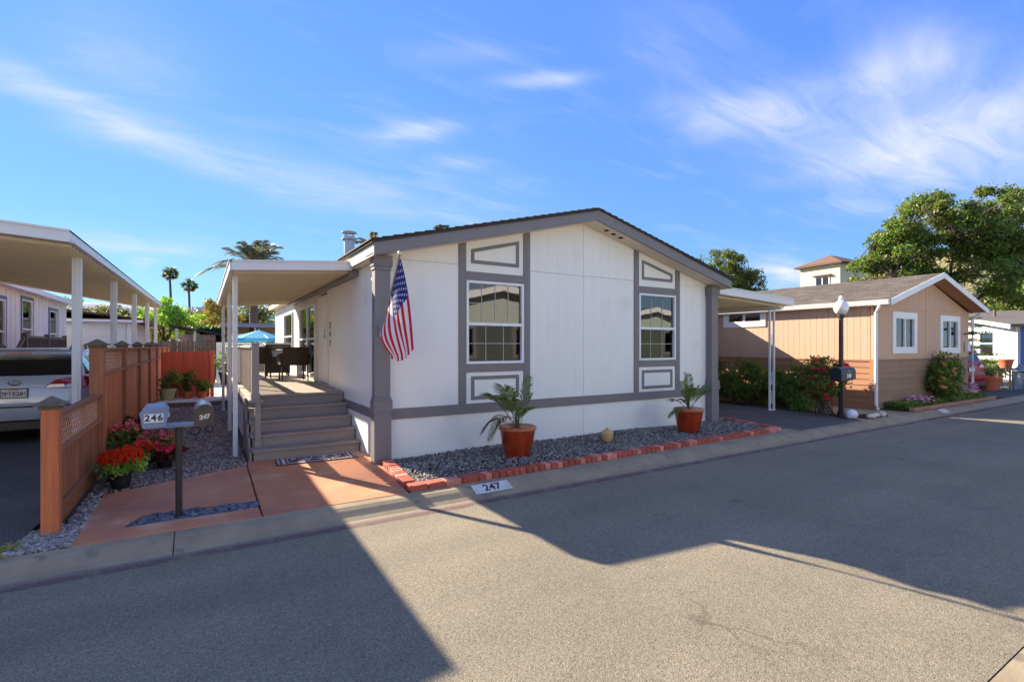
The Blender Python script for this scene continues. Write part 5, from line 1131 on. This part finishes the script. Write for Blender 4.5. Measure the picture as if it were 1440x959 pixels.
for Fm, w in ((FP, W1), (FP, W2), (FPL, WS)):
    a0, a1, z0, z1 = w; e = .13
    for b in ((a0-e, a0, z0-e, z1+e), (a1, a1+e, z0-e, z1+e), (a0, a1, z1, z1+e), (a0, a1, z0-e, z0)): ptrim(Fm, *b, VINYL, .03, 'window_trim')
    ww = window(ph, Fm, a0, a1, z0, z1, slide=True)
    if Fm is FP: part('curtain', MB().grid(lambda u, v: Fm.p(a0+.02+u*(a1-a0)*.5, z0+v*(z1-z0), -.2-.02*math.sin(u*30)), 40, 1), CURT, ww)
pr_ = part('roof', MB().prism([(14.21, 5.62, PE-.06), (PRX, 5.62, PR-.06), (PX1+.22, 5.62, PE-.06), (PX1+.22, 5.62, PE+.0), (PRX, 5.62, PR), (14.21, 5.62, PE)], (0, 14.3, 0)), mat('brown_shingle', S(104, 96, 88), .9, S(78, 72, 66), 6, bump=.4, bs=30), ph)
q = MB(); rr = random.Random(2); n = 24; L_ = PRX-14.21                                # shingle courses and tabs on the slope that faces the street side
for i in range(n):
    a = i/n; x0, x1 = 14.19+a*L_, 14.19+(i+1.25)/n*L_; zf = lambda x: PE+(x-14.21)*(PR-PE)/L_; y = 5.6-(i % 2)*.15
    while y < 19.9:
        w = .31; d = rr.uniform(0, .008); q.add([(x0, max(y, 5.6), zf(x0)+.016+d), (x0, y+w-.012, zf(x0)+.016+d), (x1, y+w-.012, zf(x1)+.004), (x1, max(y, 5.6), zf(x1)+.004), (x0, max(y, 5.6), zf(x0)+.0), (x0, y+w-.012, zf(x0)+.0)], [(0, 3, 2, 1), (0, 1, 5, 4)]); y += w
part('shingles', q, mat('brown_shingle_tab', S(108, 100, 92), .9, S(84, 76, 70), 3, island=[S(90, 82, 74), S(122, 114, 104), S(80, 74, 68), S(112, 104, 94)]), pr_, stuff=True)
part('roof_vent', MB().box(15.6, 16.0, 11.0, 11.5, 3.15, 3.32), BLACKMETAL, pr_)
for x0, x1 in ((14.21, PRX), (PRX, PX1+.22)):
    zz = lambda x: PR-(PR-PE)/(PRX-14.21)*abs(x-PRX) if x <= PRX else PR-(PR-PE)/(PX1+.22-PRX)*(x-PRX)
    part('barge_board', MB().prism([(x0, 5.60, zz(x0)-.14), (x1, 5.60, zz(x1)-.14), (x1, 5.60, zz(x1)+.012), (x0, 5.60, zz(x0)+.012)], (0, -.03, 0)), ALU, ph, bevel=.003)
    part('soffit', MB().prism([(x0, 5.605, zz(x0)-.085), (x1, 5.605, zz(x1)-.085), (x1, 5.605, zz(x1)-.065), (x0, 5.605, zz(x0)-.065)], (0, .39, 0)), WAIN, ph)
part('gutter', MB().prism([(14.19, 5.6, PE-.13), (14.13, 5.6, PE-.12), (14.10, 5.6, PE-.0), (14.19, 5.6, PE-.0)], (0, 14.3, 0)), ALU, ph, bevel=.004); part('eave_soffit', MB().box(14.21, PX0, 5.65, PY1, PE-.13, PE-.115), PINK, ph)
part('downpipe', MB().tube([(14.14, 5.8, PE-.1), (14.16, 5.83, PE-.2), (14.27, 5.93, PE-.3), (14.28, 5.93, .12), (14.2, 5.85, .04)], .04, 6), VINYL, ph); part('downpipe', MB().tube([(20.9, 5.8, PE-.1), (20.72, 5.93, PE-.3), (20.72, 5.93, .1), (20.72, 5.8, .03)], .045, 6), VINYL, ph)
part('wall_lamp', MB().tube([(20.2, 5.99, 1.95), (20.2, 5.8, 2.0)], .02, 6).lathe([(0, 0), (.05, .02), (.03, .12), (0, .13)], (20.2, 5.78, 1.92), 8), BLACKMETAL, ph); part('meter_box', MB().box(20.25, 20.45, 5.9, 5.99, 1.42, 1.72), ALU, ph, bevel=.01)
sc2 = part('side_cover', MB().box(12.9, 14.12, 10.5, 16.5, 2.62, 2.68), ALU, ph); part('cover_post', MB().box(12.95, 13.05, 10.55, 10.65, 0, 2.62).box(12.95, 13.05, 16.3, 16.4, 0, 2.62), ALU, sc2)
# ------------------------------------------------------------------ planting on the right
HB = [(12.85, 9.7, .75, .75, .62, LEAF_OLIVE, 'olive green bush against the peach wall, farthest left beside the white home'), (13.1, 8.6, .72, .7, .66, LEAF_DARK, 'dark green bush behind the scroll posts in the middle of the bush row'), (13.35, 7.6, .6, .62, .58, LEAF_DARK, 'dark green bush at the right end of the bush row under the peach wall')]
for i, (x, y, a, b, c, m, lab) in enumerate(HB): bush('boxwood_bush', lab, x, y, 0, (a, b, c*.92), 95, .2, 62, .085, m, 80+i, 'row of bushes under the peach wall', zc=c*.9, stems=24)
bush('maroon_bush', 'brownish red leafed bush between the green bushes and the red rose', 13.5, 7.05, 0, (.42, .42, .55), 44, .18, 46, .085, LEAF_BROWN, 84, zc=.78, stems=14); bush('low_bush', 'low rounded green shrub at the foot of the scroll posts', 12.72, 6.95, 0, (.36, .34, .2), 34, .14, 40, .07, LEAF_MID, 85, zc=.16)
t, pts = bush('rose_bush', 'tall red flowered rose bush beside the lamp post', 12.35, 6.2, 0, (.52, .5, .55), 80, .13, 28, .085, LEAF_DARK, 86, zc=.75, stems=26)
r = random.Random(9); blossoms(t, [(p[0]*1.08, p[1]*1.08-.04, p[2]) for p in r.sample(pts, 34)], .10, 7, PET_RED, 3, 4)
t, pts = bush('peach_rose_bush', 'peach flowered rose bush in front of the peach home front wall', 17.9, 5.72, .02, (.78, .34, .62), 110, .17, 40, .09, LEAF_DARK, 87, zc=.72, stems=20); blossoms(t, [(p[0]*1.06, p[1]*1.06-.05, p[2]) for p in r.sample(pts, 46)], .095, 7, PET_PEACH, 4, 4)
sheet('front_bed', [(14.75, 5.42), (20.4, 5.42), (20.55, 5.98), (14.45, 5.98)], .012, SOIL)
GC = [(r.uniform(14.8, 20.3), r.uniform(5.48, 5.9), .08) for _ in range(150)]
stuff('ground_cover', leaf_mesh('ground_cover', GC, [.15]*150, 46, .07, LEAF_MID, .8, .1, 88), 'low leafy ground cover along the front wall of the peach home', 'ground cover')
t = thing('flower_patch', 'mauve pink flowers in the bed left of the peach rose', 'flowers', (15.9, 5.6, .02), 'pink flower patches in the front bed', True); blossoms(t, [(r.gauss(0, .3), r.gauss(0, .1), r.uniform(.14, .26)) for _ in range(46)], .05, 6, PET_MAUVE, 6, 2)
t = thing('flower_patch', 'mauve pink flowers in the bed right of the peach rose', 'flowers', (19.4, 5.62, .02), 'pink flower patches in the front bed', True); blossoms(t, [(r.gauss(0, .25), r.gauss(0, .1), r.uniform(.2, .45)) for _ in range(40)], .055, 6, PET_MAUVE, 7, 2)
be2 = struct('bed_edging', None)
for i in range(13): part('edging_block', MB().box(14.75+i*.44, 14.75+i*.44+.425, 5.30, 5.42, -.02, .07), mat('tan_block', S(168, 120, 92), .8, objvar=.12), be2, bevel=.008)
kn2 = thing('kerb_number', 'small white painted plate on the kerb before the peach home', 'house number', (15.7, 5.0, ROADZ), local=True); part('painted_plate', MB().prism([Vector((-.2, 0, 0))+k0+nn_*.004, Vector((.2, 0, 0))+k0+nn_*.004, Vector((.2, 0, 0))+k1+nn_*.004, Vector((-.2, 0, 0))+k1+nn_*.004], nn_*.002), MATS['kerb_white'], kn2)
# lamp post with globe, black mailbox 248, white ornament and pale rocks
LX, LY = 12.42, 5.86
lp = thing('lamp_post', 'dark lamp post with a white glass globe before the peach home', 'street lamp', (LX, LY, 0)); BRZ = mat('bronze_post', S(62, 48, 44), .5, S(44, 36, 34), 8)
part('pole', MB().lathe([(.085, 0), (.085, .05), (.06, .1), (.05, .2), (.046, 2.22), (.07, 2.24), (.075, 2.3), (.04, 2.32)], (LX, LY, 0), 14), BRZ, lp, smooth=True)
part('globe', MB().lathe([(.06, 2.31), (.115, 2.345), (.15, 2.42), (.155, 2.48), (.13, 2.56), (.08, 2.61), (.05, 2.63), (.045, 2.67), (.055, 2.69), (.027, 2.73), (0, 2.74)], (LX, LY, 0), 24), mat('opal_glass', (.82, .81, .77), .25, namt=.05, coat=.6), lp, smooth=True)
sp_ = thing('mailbox_stake', 'thin dark stake holding the black mailbox in front of the lamp post', 'post', (11.98, 5.62, 0)); part('stake', MB().box(11.95, 12.01, 5.60, 5.66, -.05, .83), BRZ, sp_); part('bracket', MB().box(11.75, 12.3, 5.56, 5.7, .83, .85), BRZ, sp_)
m3 = thing('mailbox', 'black mailbox numbered 248 on the stake in front of the lamp post', 'mailbox', (12.02, 5.63, .851), local=True, rz=.0); NAVY = mat('navy_black', (.012, .014, .026), .4)
arch3 = [(-.11, 0), (.11, 0)]+[(.11*math.cos(a), .17+.11*math.sin(a)) for a in [PI*i/14 for i in range(15)]]
part('mailbox_body', MB().prism([(-.3, x, z) for x, z in arch3], (.6, 0, 0)), NAVY, m3, smooth=True); part('door', MB().prism([(.3, x*1.03, z*1.01) for x, z in arch3], (.014, 0, 0)), mat('dark_bronze', S(70, 60, 48), .35, metal=.4), m3)
lettering('number', '248', .12, mat('number_white', (.8, .8, .8), .5), m3, (.02, -.1115, .085), (1, 0, 0), (0, 0, 1), .001, .004); part('bird_emblem', MB().tube([(.0, -.1115, .22), (.02, -.112, .18), (.045, -.112, .165)], .006, 4).tube([(.02, -.112, .2), (.02, -.112, .155)], .005, 4), MATS['number_white'], m3)
def rock(sx, sy, sz, seed): r = random.Random(seed); ph_ = [r.uniform(0, 6) for _ in range(4)]; return MB().grid(lambda u, v: (lambda a, b, k: (sx*k*math.cos(a)*math.sin(b), sy*k*math.sin(a)*math.sin(b), sz*(.8+k*math.cos(b)*.9)))(u*2*PI, v*PI, 1+.13*math.sin(2*u*2*PI+ph_[0])*math.sin(v*PI)+.1*math.sin(3*u*2*PI+5*v+ph_[1])*math.sin(v*PI)), 14, 8)
ROCKM = mat('pale_rock', S(206, 196, 180), .8, S(168, 158, 142), 7, bump=.5, bs=25, objvar=.08)
solo('white_rock', 'smooth white painted rock at the foot of the lamp post', 'rock', rock(.15, .13, .12, 4), mat('white_rock_paint', S(220, 222, 230), .6, S(190, 194, 206), 6), smooth=True).location = (12.2, 5.55, -.01)
for i, lab in enumerate(['nearest the white rock', 'second from the white rock', 'third from the white rock', 'farthest from the white rock, by the path']):
    o = solo('edging_rock', 'pale edging stone by the kerb, '+lab, 'rock', rock(.13, .08, .06, 10+i), ROCKM, 'pale stones edging the lamp post bed', smooth=True); o.location = (12.55+i*.25, 5.31+.02*(i % 2)+(.08 if i == 3 else 0), 0); o.rotation_euler.z = .3*i
# ------------------------------------------------------------------ far right
wagon(22.4, 6.4, -.25, 'red car mostly hidden behind the peach home with its tail to the road', REDCAR).scale = (.95, .9, .95)
wc = thing('white_cottage', 'white home with shuttered window at the far right beyond the peach home', 'house', (31.7, 7.5, 0), local=True, rz=math.atan2(2.5, 3.5))
WC = mat('cottage_white', S(186, 190, 188), .6, S(172, 176, 174), 1.5); FC = Fr((0, 0, 0), (1, 0, 0), (0, 1, 0)); WWN = (2.15, 3.7, 1.05, 2.3); ct = lambda a: 2.5+a*.117
q = MB(); a = 0
while a < 8: FC.strips(q, a+.006, a+.294, .6, ct, [WWN], -.05, 0); a += .3
FC.strips(q, 0, 8, .0, ct, [WWN], -.1, -.012); part('siding', q, WC, wc, stuff=True); q = MB(); FC.box(q, 0, 8, 0, .58, -.012, .008); part('skirting_panel', q, WC, wc); q = MB(); FC.box(q, -.02, .1, 0, 2.45, -.01, .02); part('corner_board', q, VINYL, wc)
window(wc, FC, *WWN, mid=1.7, fw=.06, g2=GLASS, g1=GLASS)
for a0, a1 in ((1.28, 2.1), (3.76, 4.5)):
    q = MB(); FC.box(q, a0, a1, 1.0, 2.35, .002, .03)
    part('shutter', q, VINYL, wc, bevel=.01)
part('roof', MB().prism([(-.4, .4, 2.45), (9, .4, 3.55), (9, .4, 3.68), (-.4, .4, 2.58)], (0, -9, 0)), MATS['brown_shingle'], wc); part('barge_board', MB().prism([(-.42, .4, 2.36), (9, .4, 3.47), (9, .4, 3.62), (-.42, .4, 2.54)], (0, .04, 0)), VINYL, wc)
BLUEW = mat('blue_wall', S(80, 104, 176), .6, S(70, 92, 160), 2); part('front_wall', MB().box(.0, .1, -8, -.1, 0, 2.5), BLUEW, wc); part('front_window', MB().box(-.02, .0, -1.3, -.4, 1.0, 2.2), CARGLASS, wc); part('window_trim', MB().box(-.03, -.005, -1.42, -1.3, .9, 2.3).box(-.03, -.005, -.4, -.28, .9, 2.3).box(-.03, -.005, -1.3, -.4, 2.2, 2.3), VINYL, wc)
part('roof_vent', MB().lathe([(.13, 2.6), (.13, 3.75), (.2, 3.76), (.2, 3.95), (0, 4.0)], (.6, -1.2, 0), 12), VINYL, wc); part('roof_vent', MB().lathe([(.06, 2.9), (.06, 3.5)], (4.2, -.8, 0), 8), GREYWOOD, wc)
nf = thing('tiered_pine', 'small tiered pine with flat spreading branches behind the corner of the peach home', 'tree', (23.9, 7.5, 0), local=True); q = MB(); q.tube([(0, 0, 0), (0, 0, 3.2)], [.07, .03], 7); C = []
for k in range(10):
    z = .75+k*.26; 
    for i in range(6):
        a = i*PI/3+k*.5; l = (1.55-.1*k)*(.8+.25*((i*7+k*3) % 5)/4); q.tube([(0, 0, z), (l*math.cos(a), l*math.sin(a), z-.04)], [.02, .008], 4)
        for s_ in range(7): C.append((l*(.25+.75*s_/6)*math.cos(a), l*(.25+.75*s_/6)*math.sin(a), z+.02))
part('trunk', q, BARK, nf); link('crown', leaf_mesh('crown', C, [.2]*len(C), 36, .09, LEAF_MID, .28, .1, 97, .22), nf)
hb = bush('driveway_bush', 'dark spreading bush below the white cottage window', 28.3, 8.0, 0, (1.7, .9, .42), 80, .3, 44, .12, LEAF_DARK, 98, zc=.55, stems=16)
bush('grey_grass_plant', 'greyish tufted plant behind the terracotta pots by the red car', 25.0, 6.95, 0, (.45, .45, .4), 40, .2, 40, .1, LEAF_OLIVE, 99, zc=.5, stems=10, cat='plant')
for i, (x, y, s, lab) in enumerate([(24.1, 6.45, 1.5, 'wide terracotta pot right behind the red car'), (26.1, 6.5, 1.0, 'terracotta pot raised on a stand beside the white lantern')]):
    t = thing('clay_pot', lab, 'pot', (x, y, .0), 'terracotta pots at the far driveway', True); z = .0 if i == 0 else .75
    part('pot', MB().lathe([(.16*s, z), (.22*s, z+.27*s), (.24*s, z+.27*s), (.24*s, z+.33*s), (.2*s, z+.33*s), (.19*s, z+.26*s), (0, z+.26*s)], n=20), TERRACOTTA, t, smooth=True)
    if i: part('stand', MB().box(-.2, .2, -.2, .2, .7, .745).box(-.18, -.13, -.18, -.13, 0, .7).box(.13, .18, -.18, -.13, 0, .7).box(-.18, -.13, .13, .18, 0, .7).box(.13, .18, .13, .18, 0, .7), BLACKMETAL, t)
for i, (x, y, lab, h) in enumerate([(24.5, 5.72, 'dark framed garden lantern left of the white lantern', .95), (24.75, 5.5, 'white garden lantern with a pointed top by the far driveway', .85)]):
    t = thing('garden_lantern', lab, 'lantern', (x, y, .0), 'garden lanterns by the far driveway', True); m = VINYL if i else mat('slate_blue_metal', S(112, 118, 126), .5)
    part('base', MB().box(-.17, .17, -.17, .17, 0, .05), m, t); part('roof', MB().lathe([(.24, h-.25), (.2, h-.2), (.06, h-.06), (.03, h), (0, h+.03)], n=8), m, t)
    for a, b in ((-.15, -.15), (.15, -.15), (-.15, .15), (.15, .15)): part('corner_post', MB().box(a-.02, a+.02, b-.02, b+.02, .05, h-.24), m, t)
    part('pane', MB().box(-.13, .13, -.13, .13, .06, h-.26), mat('lantern_glass', S(160, 170, 180), .2), t)
# tower building on the skyline
tb = thing('stucco_tower', 'cream stucco tower with a hipped tile roof on the skyline', 'building', (80.6, 38.4, 0), local=True, rz=-.15)
CRM = mat('cream_stucco', S(226, 214, 176), .85, S(212, 200, 164), .6, bump=.2, bs=8); CRM2 = mat('sage_stucco', S(210, 206, 170), .85, S(198, 194, 160), .6); TILE = mat('roof_tile', S(122, 88, 70), .8, S(94, 68, 56), 2)
part('wall', MB().box(-2.9, 3.2, -2.2, 4, -.5, 13.6), CRM, tb)
part('wall', MB().box(3.2, 9, -1.2, 4, -.5, 12.3), CRM2, tb); part('roof', MB().add([(-3.5, -2.8, 13.55), (3.8, -2.8, 13.55), (3.8, 4.6, 13.55), (-3.5, 4.6, 13.55), (-.6, .9, 15.1), (.9, .9, 15.1)], [(0, 1, 5, 4), (1, 2, 5), (2, 3, 4, 5), (3, 0, 4), (3, 2, 1, 0)]), TILE, tb)
part('eave_board', MB().box(-3.55, 3.85, -2.85, 4.65, 13.35, 13.5), mat('dark_eave', S(96, 76, 60), .7), tb); part('roof', MB().prism([(3.2, -1.6, 12.3), (9.4, -1.6, 12.3), (9.4, -1.6, 12.5), (3.2, -1.6, 12.5)], (0, 6, 0)), TILE, tb)
for x, y0, w, h, z in ((-2.95, .4, 2.2, 1.4, 11.0),): 
    f = part('window', MB().box(x-.06, x+.02, y0-w/2, y0+w/2, z-h/2, z+h/2), VINYL, tb); part('pane', MB().box(x-.08, x-.061, y0-w/2+.15, y0-.08, z-h/2+.1, z+h/2-.1).box(x-.08, x-.061, y0+.08, y0+w/2-.15, z-h/2+.1, z+h/2-.1), CARGLASS, f); part('window_hood', MB().box(x-.35, x, y0-w/2-.3, y0+w/2+.3, z+h/2+.1, z+h/2+.3), MATS['dark_eave'], tb); part('sill', MB().box(x-.2, x, y0-w/2-.2, y0+w/2+.2, z-h/2-.2, z-h/2-.05), MATS['dark_eave'], tb)
for x, z in ((.6, 11.3), (5.5, 10.6), (7.6, 10.6)): part('window', MB().box(x-.3, x+.3, -2.26 if x < 3 else -1.26, -2.18 if x < 3 else -1.18, z-.65, z+.65), CARGLASS, tb)
# big trees on the right
def cl(px, py, pz, a, b, c, k): return ((px, py, pz), (a, b, c), k)
tree('shade_tree', 'large spreading green tree towering over the peach home at right', 53.5, 16.8, 4.2,
     [cl(48.2, 19.8, 7.4, 2.2, 2.0, 2.4, .12), cl(50, 19.0, 9.3, 2.6, 2.4, 2.6, .16), cl(52, 17.4, 11.3, 3.6, 3, 2.9, .22), cl(55.5, 15.2, 11.4, 3.6, 3.2, 3.0, .2), cl(59.5, 13.5, 11.0, 3.8, 3.4, 3.2, .16), cl(54.5, 15.2, 6.8, 4.2, 3, 2.3, .12), cl(50.2, 18.6, 6.6, 3, 2.4, 1.8, .1), cl(61, 11.5, 7.5, 4, 3, 2.6, .1)],
     360, .82, 170, .27, LEAF_MID, 101, tr=.4, m2=LEAF_OLIVE)
tree('round_tree', 'mid sized rounded tree showing between the white home and its side awning', 31.2, 21.8, 3, [cl(31.0, 21.9, 6.5, 1.75, 1.6, 1.9, .6), cl(32.1, 21.2, 5.6, 1.3, 1.2, 1.5, .3), cl(29.6, 22.8, 6.4, 1.2, 1, 1.3, .2)], 130, .42, 120, .17, LEAF_OLIVE, 102, tr=.2, m2=LEAF_MID)
for i, (x, y, z, rx, rz_, m, lab) in enumerate([(70, 17, 4.2, 5, 3.4, LEAF_DARK, 'dark tree beneath the big shade tree, left of the cottage roof'), (76, 12.5, 3.8, 4.5, 3, LEAF_OLIVE, 'olive tree low on the slope above the cottage roof'), (66, 24, 4.5, 4.5, 3.6, LEAF_MID, 'green tree behind the peach home roof, below the tower'), (84, 22, 5.0, 6, 3.8, LEAF_OLIVE, 'pale olive tree at the foot of the hillside'), (92, 14, 4.5, 6, 3.5, LEAF_YELLOW, 'yellowish tree at the foot of the hillside')]):
    tree('background_tree', lab, x, y, z*.45, [((x, y, z), (rx, rx, rz_), 1)], 80, .9, 80, .42, m, 110+i, 'trees below the hillside at right', .25)
hc = []
r = random.Random(77)
for i in range(260):
    u, v = r.uniform(-.9, .9), r.uniform(-.95, .95); d = max(0, 1-u*u-v*v)
    hc.append((215+u*95, 60+v*90, d**1.2*30*(1+.12*math.sin(5*u))+.6))
stuff('hillside_scrub', leaf_mesh('hillside_scrub', hc, [r.uniform(1.2, 3.4) for _ in hc], 60, .9, LEAF_OLIVE, .6, .2, 120), 'scattered scrub bushes over the dry hillside', 'scrub')

# ================================================================== ACROSS THE STREET (seen in the window reflections)
def opposite(x0, x1, y0, y1, wallm, label, rz_=3.5, ez=2.7):
    t = thing('opposite_home', label, 'house', ((x0+x1)/2, y0, 0), 'homes across the street'); xm = (x0+x1)/2; Fo = Fr((0, y0, 0), (1, 0, 0), (0, 1, 0)); top = lambda x: rz_-.1-(rz_-ez)/(xm-x0+.3)*abs(x-xm)
    ws = [(x0+1.0, x0+2.2, 1.2, 2.3), (x1-2.6, x1-1.2, 1.2, 2.3)]; q = MB(); Fo.strips(q, x0, x1, 0, top, ws, -.1, 0, (xm,)); part('wall', q, wallm, t)
    part('wall', MB().box(x0, x0+.1, y1, y0-.1, 0, ez-.1), wallm, t); part('wall', MB().box(x1-.1, x1, y1, y0-.1, 0, ez-.1), wallm, t)
    for w in ws:
        window(t, Fo, *w, slide=True); e = .1
        for b in ((w[0]-e, w[0], w[2]-e, w[3]+e), (w[1], w[1]+e, w[2]-e, w[3]+e), (w[0], w[1], w[3], w[3]+e), (w[0], w[1], w[2]-e, w[2])): q = MB(); Fo.box(q, *b, -.01, .03); part('window_trim', q, VINYL, t)
    part('floor', MB().box(x0+.1, x1-.1, y1, y0-.2, .4, .5), DARK, t)
    part('roof', MB().prism([(x0-.3, y0+.4, ez-.06), (xm, y0+.4, rz_-.06), (x1+.3, y0+.4, ez-.06), (x1+.3, y0+.4, ez), (xm, y0+.4, rz_), (x0-.3, y0+.4, ez)], (0, y1-y0-.6, 0)), MATS['brown_shingle'], t)
    for a, b in ((x0-.3, xm), (xm, x1+.3)):
        z = lambda x: rz_-(rz_-ez)/(xm-x0+.3)*abs(x-xm); part('barge_board', MB().prism([(a, y0+.4, z(a)-.22), (b, y0+.4, z(b)-.22), (b, y0+.4, z(b)+.015), (a, y0+.4, z(a)+.015)], (0, .03, 0)), VINYL, t)
        part('soffit', MB().prism([(a, y0+.395, z(a)-.1), (b, y0+.395, z(b)-.1), (b, y0+.395, z(b)-.08), (a, y0+.395, z(a)-.08)], (0, -.395, 0)), WAIN, t)
    return t
SAGE = mat('sage_siding', S(178, 184, 180), .7, S(160, 166, 162), 1, grain=(1, 1, .1)); GREENW = mat('grey_green_siding', S(168, 184, 172), .7, S(150, 166, 154), 1, grain=(1, 1, .1))
opposite(6.6, 13.2, -3.3, -16, SAGE, 'sage cream gabled home facing the white home from across the street', 3.95, 3.1); opposite(15.6, 22.6, -4.0, -17, GREENW, 'grey green gabled home across the street, right of the sage one'); opposite(-11, -4.2, -5, -17, CREAM, 'cream gabled home across the street, left of the sage one')
